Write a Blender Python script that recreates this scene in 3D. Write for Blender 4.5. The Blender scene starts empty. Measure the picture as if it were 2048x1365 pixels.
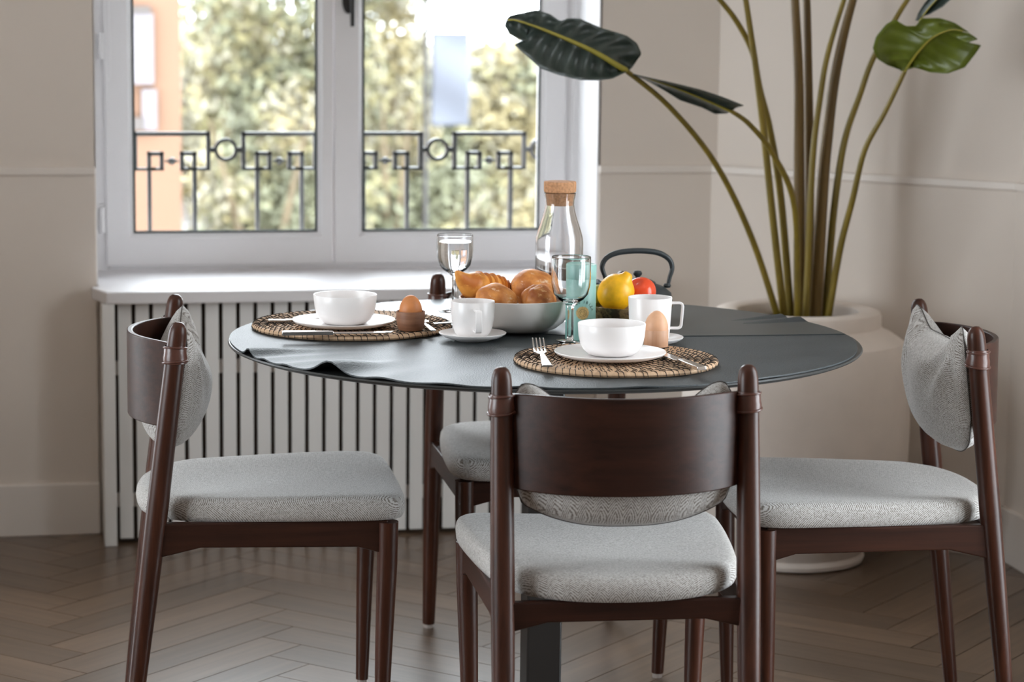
import bpy, bmesh, math, random
from mathutils import Vector, Matrix, noise
random.seed(7)
sc = bpy.context.scene
col = sc.collection
PI = math.pi

# ------------------------------------------------------------------ camera
cam_d = bpy.data.cameras.new('camera')
cam = bpy.data.objects.new('camera', cam_d)
col.objects.link(cam)
YAW, PITCH, ROLL = .198, .143, .0113
F = Vector((math.sin(YAW) * math.cos(PITCH), math.cos(YAW) * math.cos(PITCH), -math.sin(PITCH)))
R0 = Vector((math.cos(YAW), -math.sin(YAW), 0))
U0 = R0.cross(F)
Rr = R0 * math.cos(ROLL) + U0 * math.sin(ROLL)
Ur = U0 * math.cos(ROLL) - R0 * math.sin(ROLL)
M = Matrix((Rr, Ur, -F)).transposed().to_4x4()
M.translation = Vector((0, 0, 1.396))
cam.matrix_world = M
cam_d.lens = 85.0
cam_d.sensor_width = 36.0
cam_d.clip_end = 200
cam_d.dof.use_dof = True
cam_d.dof.focus_distance = 4.35
cam_d.dof.aperture_fstop = 4.5
sc.camera = cam

# ------------------------------------------------------------------ world, light, exposure
w = bpy.data.worlds.new('world')
sc.world = w
w.use_nodes = True
bg = w.node_tree.nodes['Background']
bg.inputs[0].default_value = (.91, .96, 1.03, 1)
bg.inputs[1].default_value = 6.0


def area(name, loc, rot, sx, sy, power, colr=(1, 1, 1), portal=False):
    d = bpy.data.lights.new(name, 'AREA')
    d.shape = 'RECTANGLE'
    d.size, d.size_y = sx, sy
    d.energy = power
    d.color = colr
    if portal:
        d.cycles.is_portal = True
    o = bpy.data.objects.new(name, d)
    o.location = loc
    o.rotation_euler = rot
    col.objects.link(o)
    return o


area('window_portal', (.82, 6.62, 1.6), (-PI / 2, 0, 0), 1.3, 1.9, 1, portal=True)
area('garden_door_portal', (2.66, 3.45, 1.1), (0, PI / 2, 0), 2.2, 1.1, 1, portal=True)
area('added_window_portal', (-3.85, 3.0, 1.45), (0, -PI / 2, 0), 2.1, 2.4, 1, portal=True)  # portal of the unseen window added in the left wall
area('side_window_portal', (-2.0, 6.75, 1.32), (-PI / 2, 0, 0), 2.6, 2.55, 1, portal=True)
sc.view_settings.view_transform = 'Standard'
sc.view_settings.look = 'None'
sc.view_settings.exposure = 1.17
sc.view_settings.gamma = 1.0
sc.view_settings.use_curve_mapping = False
sc.cycles.use_denoising = True
sc.cycles.max_bounces = 10
sc.cycles.diffuse_bounces = 6
sc.cycles.transparent_max_bounces = 12
sc.cycles.sample_clamp_indirect = 6
sc.cycles.caustics_reflective = False
sc.cycles.caustics_refractive = True


# ------------------------------------------------------------------ materials
class NT:
    def __init__(s, name):
        s.m = bpy.data.materials.new(name)
        s.m.use_nodes = True
        s.t = s.m.node_tree
        s.b = s.t.nodes['Principled BSDF']
        s.out = s.t.nodes['Material Output']

    def n(s, typ, **kw):
        nd = s.t.nodes.new(typ)
        for k, v in kw.items():
            if k.startswith('i_'):
                key = k[2:]
                nd.inputs[int(key) if key.isdigit() else key.replace('_', ' ')].default_value = v
            else:
                setattr(nd, k, v)
        return nd

    def l(s, a, b):
        s.t.links.new(a, b)

    def coords(s, scale=(1, 1, 1), kind='Object'):
        tc = s.n('ShaderNodeTexCoord')
        mp = s.n('ShaderNodeMapping')
        mp.inputs['Scale'].default_value = scale
        s.l(tc.outputs[kind], mp.inputs[0])
        return mp.outputs[0]

    def ramp(s, fac, stops):
        r = s.n('ShaderNodeValToRGB')
        e = r.color_ramp.elements
        while len(e) < len(stops):
            e.new(.5)
        for el, (p, c) in zip(e, stops):
            el.position = p
            el.color = (*c, 1)
        s.l(fac, r.inputs[0])
        return r.outputs[0]

    def bump(s, h, strength, dist=.001):
        b = s.n('ShaderNodeBump')
        b.inputs['Strength'].default_value = strength
        b.inputs['Distance'].default_value = dist
        s.l(h, b.inputs['Height'])
        s.l(b.outputs[0], s.b.inputs['Normal'])

    def base(s, c):
        s.b.inputs['Base Color'].default_value = (*c, 1)

    def p(s, **kw):
        for k, v in kw.items():
            s.b.inputs[k.replace('_', ' ')].default_value = v


def mat_plain(name, c, rough=.5, metal=0., var=.06, scale=12., spec=.5, bump=0.):
    a = NT(name)
    nz = a.n('ShaderNodeTexNoise', i_Scale=scale, i_Detail=5.0)
    a.l(a.coords(), nz.inputs['Vector'])
    lo = tuple(max(0, v * (1 - var)) for v in c)
    hi = tuple(min(1, v * (1 + var)) for v in c)
    a.l(a.ramp(nz.outputs[0], [(.3, lo), (.7, hi)]), a.b.inputs['Base Color'])
    a.p(Roughness=rough, Metallic=metal)
    a.b.inputs['Specular IOR Level'].default_value = spec
    if bump:
        a.bump(nz.outputs[0], bump)
    return a.m


def mat_wood(name, dark, light, axis, rough=.35, scale=1., bump=.15, rnd=0., spec=.5):
    a = NT(name)
    s = [60 * scale] * 3
    if axis == 3:
        s = [7 * scale, 7 * scale, 70 * scale]
    else:
        s[axis] = 3.2 * scale
    v = a.coords(tuple(s))
    if rnd:
        oi = a.n('ShaderNodeObjectInfo')
        ad = a.n('ShaderNodeVectorMath', operation='ADD')
        mu = a.n('ShaderNodeMath', operation='MULTIPLY', i_1=37.0)
        a.l(oi.outputs['Random'], mu.inputs[0])
        a.l(v, ad.inputs[0])
        a.l(mu.outputs[0], ad.inputs[1])
        v = ad.outputs[0]
    n1 = a.n('ShaderNodeTexNoise', i_Scale=1.0, i_Detail=6.0, i_Roughness=.65, i_Distortion=.3)
    a.l(v, n1.inputs['Vector'])
    mid = tuple((x + y) / 2 for x, y in zip(dark, light))
    c = a.ramp(n1.outputs[0], [(.25, dark), (.5, mid), (.75, light)])
    if rnd:
        hs = a.n('ShaderNodeHueSaturation')
        mr = a.n('ShaderNodeMapRange', i_3=1 - rnd, i_4=1 + rnd)
        a.l(oi.outputs['Random'], mr.inputs[0])
        a.l(mr.outputs[0], hs.inputs['Value'])
        a.l(c, hs.inputs['Color'])
        c = hs.outputs[0]
    a.l(c, a.b.inputs['Base Color'])
    a.p(Roughness=rough)
    a.b.inputs['Specular IOR Level'].default_value = spec
    a.bump(n1.outputs[0], bump, .0008)
    return a.m


def mat_herringbone(name, light, dark, bandw=.012, freq=1500.):
    a = NT(name)
    tc = a.n('ShaderNodeTexCoord')
    sx = a.n('ShaderNodeSeparateXYZ')
    a.l(tc.outputs['Object'], sx.inputs[0])
    pp = a.n('ShaderNodeMath', operation='PINGPONG', i_1=bandw)
    a.l(sx.outputs['X'], pp.inputs[0])
    yz = a.n('ShaderNodeMath', operation='ADD')
    a.l(sx.outputs['Y'], yz.inputs[0])
    a.l(sx.outputs['Z'], yz.inputs[1])
    ad = a.n('ShaderNodeMath', operation='ADD')
    a.l(pp.outputs[0], ad.inputs[0])
    a.l(yz.outputs[0], ad.inputs[1])
    mu = a.n('ShaderNodeMath', operation='MULTIPLY', i_1=freq)
    a.l(ad.outputs[0], mu.inputs[0])
    si = a.n('ShaderNodeMath', operation='SINE')
    a.l(mu.outputs[0], si.inputs[0])
    nz = a.n('ShaderNodeTexNoise', i_Scale=300.0, i_Detail=3.0)
    a.l(tc.outputs['Object'], nz.inputs['Vector'])
    m2 = a.n('ShaderNodeMath', operation='MULTIPLY_ADD', i_1=.24, i_2=0.)
    a.l(si.outputs[0], m2.inputs[0])
    a.l(nz.outputs[0], m2.inputs[2])
    c = a.ramp(m2.outputs[0], [(.25, dark), (.62, light)])
    a.l(c, a.b.inputs['Base Color'])
    a.p(Roughness=.95)
    a.b.inputs['Specular IOR Level'].default_value = .15
    a.b.inputs['Sheen Weight'].default_value = .25
    a.bump(m2.outputs[0], .5, .0006)
    return a.m


def mat_glass(name, tint=(1, 1, 1), rough=0.0):
    a = NT(name)
    a.base(tint)
    a.p(Roughness=rough, IOR=1.46)
    a.b.inputs['Transmission Weight'].default_value = 1.0
    return a.m


def mat_pane(name):
    a = NT(name)
    tr = a.n('ShaderNodeBsdfTransparent')
    tr.inputs[0].default_value = (.97, .985, .98, 1)
    gl = a.n('ShaderNodeBsdfGlossy')
    gl.inputs['Roughness'].default_value = 0.02
    fr = a.n('ShaderNodeFresnel', i_IOR=1.2)
    mx = a.n('ShaderNodeMixShader')
    a.l(fr.outputs[0], mx.inputs[0])
    a.l(tr.outputs[0], mx.inputs[1])
    a.l(gl.outputs[0], mx.inputs[2])
    a.l(mx.outputs[0], a.out.inputs[0])
    return a.m


def mat_bread(name, base, crust, flour):
    a = NT(name)
    v = a.coords()
    n1 = a.n('ShaderNodeTexNoise', i_Scale=28.0, i_Detail=5.0)
    a.l(v, n1.inputs['Vector'])
    n2 = a.n('ShaderNodeTexNoise', i_Scale=38.0, i_Detail=4.0, i_Roughness=.7)
    a.l(a.coords((1, 1, 2.2)), n2.inputs['Vector'])
    c1 = a.ramp(n1.outputs[0], [(.38, crust), (.58, base)])
    f = a.ramp(n2.outputs[0], [(.57, (0, 0, 0)), (.68, (.8, .8, .8))])
    mx = a.n('ShaderNodeMix', data_type='RGBA')
    a.l(f, mx.inputs[0])
    a.l(c1, mx.inputs[6])
    mx.inputs[7].default_value = (*flour, 1)
    a.l(mx.outputs[2], a.b.inputs['Base Color'])
    a.p(Roughness=.5)
    a.bump(n1.outputs[0], .5, .002)
    return a.m


def mat_leather(name, c, rough, scale, bump, spec=.5):
    a = NT(name)
    vo = a.n('ShaderNodeTexVoronoi', i_Scale=scale)
    a.l(a.coords(), vo.inputs['Vector'])
    nz = a.n('ShaderNodeTexNoise', i_Scale=9.0, i_Detail=4.0)
    a.l(a.coords(), nz.inputs['Vector'])
    a.l(a.ramp(nz.outputs[0], [(.3, tuple(v * .8 for v in c)), (.7, tuple(v * 1.2 for v in c))]), a.b.inputs['Base Color'])
    a.p(Roughness=rough)
    a.b.inputs['Specular IOR Level'].default_value = spec
    a.bump(vo.outputs[0], bump, .001)
    return a.m


def mat_bands(name, ca, cb, scale):
    a = NT(name)
    wv = a.n('ShaderNodeTexNoise', i_Scale=scale, i_Detail=4.0, i_Roughness=.7)
    a.l(a.coords(), wv.inputs['Vector'])
    a.l(a.ramp(wv.outputs[0], [(.38, ca), (.5, cb), (.62, ca)]), a.b.inputs['Base Color'])
    a.p(Roughness=.25)
    return a.m


MT = {}
MT['wall'] = mat_plain('wall_paint', (0.72, 0.65, 0.585), .75, var=.02, scale=3, spec=.3)
MT['trim'] = mat_plain('trim_paint', (0.76, 0.7, 0.645), .5, var=.02, scale=4)
MT['ceil'] = mat_plain('ceiling_paint', (.80, .78, .75), .8, var=.02, scale=3)
MT['white'] = mat_plain('white_lacquer', (0.86, 0.85, 0.86), .35, var=.015, scale=6)
MT['slatw'] = mat_plain('slat_paint', (0.78, 0.77, 0.75), .45, var=.02, scale=6)
MT['sill'] = mat_plain('sill_lacquer', (.74, .72, .73), .4, var=.015, scale=6)
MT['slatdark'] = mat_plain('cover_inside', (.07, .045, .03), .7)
MT['gap'] = mat_plain('rubber_seal', (.03, .05, .05), .5)
MT['pane'] = mat_pane('window_glass')
MT['black'] = mat_plain('black_metal', (.018, .016, .015), .4)
MT['rail'] = mat_plain('painted_iron', (.035, .037, .037), .4, var=.15)
MT['plank'] = mat_wood('oak_plank', (.080, .050, .031), (.175, .112, .070), 0, rough=.30, scale=.8, bump=.12, rnd=.22, spec=.9)
MT['joint'] = mat_plain('floor_joint', (.035, .022, .015), .7)
MT['walv'] = mat_wood('walnut_upright', (.019, .0062, .0034), (.074, .0225, .011), 2, rough=.34, spec=.3)
MT['walh'] = mat_wood('walnut_curved', (.012, .0042, .0025), (.046, .0145, .0078), 0, rough=.40, bump=.4, spec=.25)
MT['waly'] = mat_wood('walnut_rail', (.016, .0058, .0036), (.050, .017, .009), 1, rough=.42, spec=.25)
MT['wrap'] = mat_leather('brown_leather', (.075, .027, .018), .3, 300, .1)
MT['fabric'] = mat_herringbone('grey_herringbone', (.54, .525, .505), (.17, .145, .125))
MT['piping'] = mat_plain('dark_thread', (.06, .05, .045), .8)
MT['glide'] = mat_plain('clear_glide', (.35, .3, .27), .3)
MT['tabtop'] = mat_plain('table_lacquer', (.02, .022, .022), .35)
MT['cloth'] = mat_leather('pebbled_leather', (.040, .047, .050), .50, 330, .6, .38)
MT['cloth2'] = mat_leather('smooth_leather', (.040, .047, .049), .36, 500, .15)
MT['china'] = mat_plain('white_porcelain', (.86, .83, .82), .28, var=.01)
MT['chinag'] = mat_plain('glazed_stoneware', (.80, .78, .75), .15, var=.015)
MT['beech'] = mat_wood('egg_cup_wood', (.16, .065, .032), (.36, .175, .10), 3, rough=.5, scale=1.6)
MT['beech2'] = mat_wood('pale_egg_cup_wood', (.50, .27, .16), (.66, .40, .26), 2, rough=.5, scale=1.6)
MT['egg'] = mat_plain('egg_shell', (0.6, 0.22, 0.07), .5, var=.08, scale=60)
MT['egg2'] = mat_plain('pale_egg_shell', (.70, .39, .23), .5, var=.05, scale=60)
MT['straw'] = mat_wood('seagrass', (.46, .28, .16), (.74, .52, .34), 2, rough=.7, scale=2.5, bump=.3)
MT['stitch'] = mat_plain('black_stitch', (.02, .015, .012), .7)
MT['steel'] = mat_plain('steel', (.75, .72, .70), .16, metal=1, var=.02)
MT['glass'] = mat_glass('clear_glass')
MT['water'] = mat_glass('water')
MT['cork'] = mat_plain('cork', (.50, .26, .13), .85, var=.25, scale=220, bump=.3)
MT['tin'] = mat_plain('mint_card', (.25, .47, .42), .45, var=.02)
MT['tinlid'] = mat_plain('mint_lid', (.28, .52, .47), .4, var=.02)
MT['gold'] = mat_plain('gold_print', (.55, .38, .15), .4, var=.25, scale=300)
MT['ink'] = mat_plain('dark_print', (.05, .09, .09), .6)
MT['croissant'] = mat_bread('croissant_crust', (.82, .36, .07), (.52, .16, .025), (.88, .46, .13))
MT['roll'] = mat_bread('roll_crust', (.72, .30, .075), (.46, .15, .03), (.84, .62, .42))
MT['roll2'] = mat_bread('dark_roll_crust', (.56, .21, .045), (.30, .08, .014), (.74, .46, .22))
MT['lemon'] = mat_plain('lemon_peel', (0.9, 0.46, 0.008), .38, var=.1, scale=90, bump=.35)
MT['tomato'] = mat_plain('tomato_skin', (.75, .075, .022), .2, var=.08)
MT['lime'] = mat_plain('lime_peel', (.30, .32, .03), .4, var=.2, scale=60, bump=.2)
MT['stalk'] = mat_plain('tomato_stalk', (.25, .2, .08), .7)
MT['iron'] = mat_plain('cast_iron', (.028, .035, .038), .42, var=.1, scale=80, bump=.1)
MT['fruitbowl'] = mat_bands('patterned_bowl', (.055, .035, .022), (.30, .20, .09), 26.0)
MT['pot'] = mat_plain('cream_fibrestone', (0.78, 0.7, 0.635), .7, var=.03, scale=14)
MT['soil'] = mat_plain('soil', (.03, .02, .015), .9, var=.4, scale=60, bump=.6)
MT['stem'] = mat_wood('plant_stem', (.11, .08, .008), (.27, .19, .018), 2, rough=.45, scale=.6)
MT['stem2'] = mat_wood('dark_plant_stem', (.075, .042, .010), (.22, .13, .025), 2, rough=.45, scale=.6)
MT['leaf'] = mat_plain('dark_leaf', (.042, .058, .050), .30, var=.3, scale=25)
MT['leaf2'] = mat_plain('green_leaf', (.105, .135, .012), .4, var=.2, scale=25)
MT['rib'] = mat_plain('leaf_rib', (.32, .27, .03), .5)
MT['facade_o'] = mat_plain('orange_render', (0.135, 0.074, 0.045), .9, var=.05, scale=.7)
MT['facade_w'] = mat_plain('pale_shutter', (0.125, 0.112, 0.118), .8)
MT['facade_c'] = mat_plain('cream_render', (0.12, 0.105, 0.09), .9, var=.05, scale=.4)
MT['facade_d'] = mat_plain('facade_glass', (0.06, 0.05, 0.045), .3)
MT['banner'] = mat_plain('banner_cloth', (0.1, 0.108, 0.13), .8, var=.06, scale=3)
MT['street'] = mat_plain('street_paving', (0.12, 0.11, 0.1), .9, var=.1, scale=1)
MT['bark'] = mat_plain('bark', (.17, .13, .08), .9, var=.3)
MT['fol1'] = mat_plain('olive_leaves', (0.185, 0.165, 0.078), .6, var=.35, scale=3)
MT['fol2'] = mat_plain('grey_green_leaves', (0.145, 0.148, 0.088), .6, var=.35, scale=3)
MT['fol3'] = mat_plain('yellow_leaves', (0.225, 0.185, 0.092), .6, var=.3, scale=3)
MT['fol4'] = mat_plain('light_leaves', (0.22, 0.2, 0.14), .6, var=.3, scale=3)


# ------------------------------------------------------------------ mesh helpers
class MB:
    def __init__(s):
        s.v, s.f = [], []

    def add(s, v, f):
        o = len(s.v)
        s.v += [tuple(p) for p in v]
        s.f += [tuple(i + o for i in q) for q in f]
        return s

    def box(s, x0, x1, y0, y1, z0, z1):
        v = [(x, y, z) for z in (z0, z1) for y in (y0, y1) for x in (x0, x1)]
        return s.add(v, [(0, 2, 3, 1), (4, 5, 7, 6), (0, 1, 5, 4), (2, 6, 7, 3), (0, 4, 6, 2), (1, 3, 7, 5)])

    def lathe(s, prof, n=48, c=(0, 0, 0), closed=False):
        v, f = [], []
        for r, z in prof:
            for i in range(n):
                a = 2 * PI * i / n
                v.append((c[0] + r * math.cos(a), c[1] + r * math.sin(a), c[2] + z))
        m = len(prof)
        for j in range(m - 1 + (1 if closed else 0)):
            k = (j + 1) % m
            for i in range(n):
                i2 = (i + 1) % n
                f.append((j * n + i, j * n + i2, k * n + i2, k * n + i))
        return s.add(v, f)

    def tube(s, pts, radii, n=12, caps=True, flat=1.0, up=None):
        pts = [Vector(p) for p in pts]
        if not isinstance(radii, (list, tuple)):
            radii = [radii] * len(pts)
        v, f = [], []
        prev = Vector(up) if up else None
        for i, p in enumerate(pts):
            t = (pts[min(i + 1, len(pts) - 1)] - pts[max(i - 1, 0)]).normalized()
            if prev is None:
                prev = Vector((0, 0, 1)) if abs(t.z) < .9 else Vector((1, 0, 0))
            a = (prev - t * prev.dot(t))
            if a.length < 1e-6:
                a = t.orthogonal()
            a.normalize()
            b = t.cross(a)
            prev = a
            for k in range(n):
                an = 2 * PI * k / n
                v.append(p + a * math.cos(an) * radii[i] * flat + b * math.sin(an) * radii[i])
        for i in range(len(pts) - 1):
            for k in range(n):
                k2 = (k + 1) % n
                f.append((i * n + k, i * n + k2, (i + 1) * n + k2, (i + 1) * n + k))
        if caps:
            f.append(tuple(range(n - 1, -1, -1)))
            f.append(tuple((len(pts) - 1) * n + k for k in range(n)))
        return s.add(v, f)

    def grid(s, fn, nu, nv, wrapu=False):
        v = [fn(i / (nu if wrapu else nu - 1), j / (nv - 1)) for i in range(nu) for j in range(nv)]
        f = []
        for i in range(nu if wrapu else nu - 1):
            for j in range(nv - 1):
                i2 = (i + 1) % nu
                f.append((i * nv + j, i2 * nv + j, i2 * nv + j + 1, i * nv + j + 1))
        return s.add(v, f)

    def prism(s, poly, z0, z1):
        n = len(poly)
        v = [(x, y, z0) for x, y in poly] + [(x, y, z1) for x, y in poly]
        f = [tuple(range(n - 1, -1, -1)), tuple(range(n, 2 * n))]
        f += [(i, (i + 1) % n, n + (i + 1) % n, n + i) for i in range(n)]
        return s.add(v, f)

    def xform(s, m):
        s.v = [tuple(m @ Vector(p)) for p in s.v]
        return s

    def mesh(s, name, mat=None, smooth=True, angle=40):
        me = bpy.data.meshes.new(name)
        me.from_pydata(s.v, [], s.f)
        me.validate()
        bm = bmesh.new()
        bm.from_mesh(me)
        bmesh.ops.recalc_face_normals(bm, faces=bm.faces)
        if smooth:
            for q in bm.faces:
                q.smooth = True
            lim = math.radians(angle)
            for e in bm.edges:
                if len(e.link_faces) == 2 and e.calc_face_angle(0) > lim:
                    e.smooth = False
        bm.to_mesh(me)
        bm.free()
        if mat:
            me.materials.append(mat)
        return me

    def build(s, name, mat, parent=None, smooth=True, angle=40, bevel=0):
        o = bpy.data.objects.new(name, s.mesh(name, mat, smooth, angle))
        col.objects.link(o)
        if parent:
            o.parent = parent
        if bevel:
            b = o.modifiers.new('bevel', 'BEVEL')
            b.width = bevel
            b.segments = 2
            b.limit_method = 'ANGLE'
        return o


def tag(o, label=None, cat=None, group=None, kind=None):
    for k, v in (('label', label), ('category', cat), ('group', group), ('kind', kind)):
        if v:
            o[k] = v
    return o


def empty(name, loc=(0, 0, 0), rz=0., label=None, cat=None, group=None, kind=None):
    o = bpy.data.objects.new(name, None)
    o.empty_display_size = .05
    col.objects.link(o)
    o.location = loc
    o.rotation_euler = (0, 0, rz)
    return tag(o, label, cat, group, kind)


def struct(o):
    o['kind'] = 'structure'
    return o


def smooth_path(pts, n=8):
    pts = [Vector(p) for p in pts]
    out = []
    for i in range(len(pts) - 1):
        p0 = pts[max(i - 1, 0)]
        p1, p2 = pts[i], pts[i + 1]
        p3 = pts[min(i + 2, len(pts) - 1)]
        for k in range(n):
            t = k / n
            out.append(.5 * ((2 * p1) + (p2 - p0) * t + (2 * p0 - 5 * p1 + 4 * p2 - p3) * t * t + (3 * p1 - p0 - 3 * p2 + p3) * t ** 3))
    out.append(pts[-1])
    return out


def smin(t):
    t = max(0., min(1., t))
    return t * t * (3 - 2 * t)


# ------------------------------------------------------------------ room shell
YW = 6.217          # back wall plane
CX, RX, RY = 1.79, 2.395, 5.592   # canted corner wall
WX0, WX1, WZ0, WZ1 = .165, 1.475, .62, 2.35
YF = 6.503          # window frame face
LX, FY, CZ = -3.6, -1.6, 2.7

struct(MB().box(LX - .2, RX + .25, FY - .2, YW + .55, -.12, -.012).build('floor', MT['joint'], smooth=False))
floor = bpy.data.objects['floor']
struct(MB().box(LX - .2, RX + .3, FY - .2, YW + .55, CZ, CZ + .15).build('ceiling', MT['ceil'], smooth=False))
# back wall: left of window, right of window, above, below
m = MB()
SX0, SX1, SZ0, SZ1 = -3.3, -.7, .05, 2.6
m.box(LX - .2, SX0, YW, YW + .5, -.05, CZ)
m.box(SX1, WX0, YW, YW + .5, -.05, CZ)
m.box(SX0, SX1, YW, YW + .5, -.05, SZ0)
m.box(SX0, SX1, YW, YW + .5, SZ1, CZ)
m.box(WX1, CX + .5, YW, YW + .5, -.05, CZ)
m.box(WX0, WX1, YW, YW + .5, WZ1, CZ)
m.box(WX0, WX1, YW, YW + .5, -.05, WZ0)
struct(m.build('wall_back', MT['wall'], smooth=False))
m = MB()
m.prism([(CX, YW + .01), (RX, RY), (RX + .3, RY), (RX + .3, YW + .4), (CX, YW + .4)], -.05, CZ)
struct(m.build('wall_corner', MT['wall'], smooth=False))
DY0, DY1, DZ1 = 2.9, 4.0, 2.2
m = MB()
m.box(RX, RX + .25, DY1, RY, -.05, CZ)
m.box(RX, RX + .25, FY - .2, DY0, -.05, CZ)
m.box(RX, RX + .25, DY0, DY1, DZ1, CZ)
struct(m.build('wall_right', MT['wall'], smooth=False))
QY0, QY1, QZ0, QZ1 = 1.8, 4.2, .4, 2.5
m = MB()
m.box(LX - .2, LX, FY - .2, QY0, -.05, CZ)
m.box(LX - .2, LX, QY1, YW + .1, -.05, CZ)
m.box(LX - .2, LX, QY0, QY1, QZ1, CZ)
m.box(LX - .2, LX, QY0, QY1, -.05, QZ0)
struct(m.build('wall_left', MT['wall'], smooth=False))
struct(MB().box(-.58, -.42, 5.40, YW + .01, -.02, CZ).build('added_shade_wall', MT['wall'], smooth=False))  # unseen stub wall, added to keep side light off the left back wall
w4 = struct(empty('added_window_3', (0, 0, 0)))  # unseen left-wall window, added to brighten the canted corner wall
m = MB()
for a, b in ((QY0, QY0 + .06), ((QY0 + QY1) / 2 - .04, (QY0 + QY1) / 2 + .04), (QY1 - .06, QY1)):
    m.box(LX - .14, LX - .08, a, b, QZ0, QZ1)
m.box(LX - .14, LX - .08, QY0, QY1, QZ0, QZ0 + .06)
m.box(LX - .14, LX - .08, QY0, QY1, QZ1 - .06, QZ1)
m.build('window_frame', MT['white'], w4, smooth=False)
MB().box(LX - .113, LX - .107, QY0 + .06, QY1 - .06, QZ0 + .06, QZ1 - .06).build('pane', MT['pane'], w4, smooth=False)
struct(MB().box(LX, RX, FY - .2, FY, -.05, CZ).build('wall_front', MT['wall'], smooth=False))

# dado step and rail: lower wall stands a little proud, with a slim rail on top
ZD = .94


def along(name, p, q, t, z0, z1, mat):
    """thin board standing against a wall from p to q (plan), t thick toward the room"""
    p, q = Vector(p), Vector(q)
    d = (q - p).normalized()
    nrm = Vector((d.y, -d.x))
    a, b = p + nrm * t, q + nrm * t
    return struct(MB().prism([tuple(p), tuple(q), tuple(b), tuple(a)], z0, z1).build(name, mat, smooth=False, bevel=.003))


segs = [((-.42, YW), (WX0, YW)), ((WX1, YW), (CX - .004, YW)), ((CX - .004, YW), (RX, RY)), ((RX, RY), (RX, DY1 + .06))]
for i, (p, q) in enumerate(segs):
    along('trim_%d' % (i + 1), p, q, .010, .0, ZD - .012, MT['wall'])
    along('trim_%d' % (i + 11), p, q, .016, ZD - .012, ZD + .008, MT['trim'])
    along('baseboard_%s' % ('left', 'back', 'corner', 'right')[i], p, q, .022, 0, .135, MT['trim'])

# herringbone planks, each its own board
PW, PL = .108, .648
mb = MB().box(-PL / 2 + .0012, PL / 2 - .0012, -PW / 2 + .0012, PW / 2 - .0012, -.012, 0)
plank_me = mb.mesh('plank', MT['plank'], smooth=False)
bmx = bmesh.new()
bmx.from_mesh(plank_me)
bmesh.ops.bevel(bmx, geom=[e for e in bmx.edges if all(v.co.z > -.001 for v in e.verts)], offset=.0012, segments=1)
bmx.to_mesh(plank_me)
bmx.free()
n_pl = 0
s2 = math.sqrt(.5)
K = int(round(PL / PW))
cand = []
for i in range(-60, 60):
    for j in range(-14, 14):
        # lattice of a herringbone pattern in the 45-degree frame
        ox = i * PW + j * PL * 1.0
        oy = i * PW - j * PL * 1.0
        for hv in (0, 1):
            if hv == 0:
                cx, cy, ang = ox + PL / 2, oy + PW / 2, 0
            else:
                cx, cy, ang = ox - PW / 2 + 0 * PL, oy + PL / 2, PI / 2
            X = .10 + (cx - cy) * s2
            Y = 4.9 + (cx + cy) * s2
            if -.75 < X < 2.62 and 3.35 < Y < 6.42:
                # keep boards clear of the walls' outside
                if X + Y < 8.28 and X < 2.6:
                    cand.append((X, Y, ang + PI / 4))
for X, Y, a in cand:
    o = bpy.data.objects.new('plank', plank_me)
    o.location = (X, Y, 0)
    o.rotation_euler = (0, 0, a)
    o.parent = floor
    col.objects.link(o)
    n_pl += 1
print('PLANKS', n_pl)
m = MB()
m.box(LX, RX, FY, 3.05, -.012, -.0005)
m.box(LX, -1.05, 3.05, YW, -.012, -.0005)
o = m.build('floor_boards', MT['plank'], floor, smooth=False)
o['kind'] = 'stuff'

# ------------------------------------------------------------------ window
win = struct(empty('window_1', (0, 0, 0)))
y0, y1 = YF, YF + .075
m = MB()
zb = .644
m.box(WX0, .205, y0 + .012, y1, zb, WZ1)
m.box(1.442, WX1, y0 + .012, y1, zb, WZ1)
m.box(.205, 1.442, y0 + .012, y1, zb, .668)
m.box(.205, 1.442, y0 + .012, y1, WZ1 - .05, WZ1)
m.build('fixed_frame', MT['white'], win, smooth=False, bevel=.003)


def sash(x0, x1, z0, z1, gx0, gx1, gz0, gz1, ya, yb):
    m = MB()
    b = .012
    # front ring, then a sloping glazing bead in to the glass line
    O = [(x0, z0), (x1, z0), (x1, z1), (x0, z1)]
    I = [(gx0 - b, gz0 - b), (gx1 + b, gz0 - b), (gx1 + b, gz1 + b), (gx0 - b, gz1 + b)]
    G = [(gx0, gz0), (gx1, gz0), (gx1, gz1), (gx0, gz1)]
    v = [(x, yb, z) for x, z in O] + [(x, ya, z) for x, z in O] + [(x, ya, z) for x, z in I] + [(x, ya + .018, z) for x, z in G] + [(x, yb, z) for x, z in G]
    f = []
    for k in range(4):
        for i in range(4):
            j = (i + 1) % 4
            f.append((k * 4 + i, k * 4 + j, k * 4 + 4 + j, k * 4 + 4 + i))
    for i in range(4):
        j = (i + 1) % 4
        f.append((16 + i, 16 + j, j, i))
    m.add(v, f)
    s_ = m.build('sash', MT['white'], win, smooth=False, bevel=.002)
    g = MB()
    t = .006
    yg = ya + .018
    for a in ((gx0, gx0 + t, gz0, gz1), (gx1 - t, gx1, gz0, gz1), (gx0, gx1, gz0, gz0 + t), (gx0, gx1, gz1 - t, gz1)):
        g.box(a[0], a[1], yg + .001, yg + .006, a[2], a[3])
    g.build('seal', MT['gap'], s_, smooth=False)
    MB().box(gx0, gx1, yg + .003, yg + .008, gz0, gz1).build('pane', MT['pane'], s_, smooth=False)
    return s_


sash(.200, .806, .662, 2.32, .272, .765, .748, 2.24, y0, y1 - .01)
s2_ = sash(.811, 1.448, .662, 2.32, .888, 1.380, .748, 2.24, y0, y1 - .01)
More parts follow.
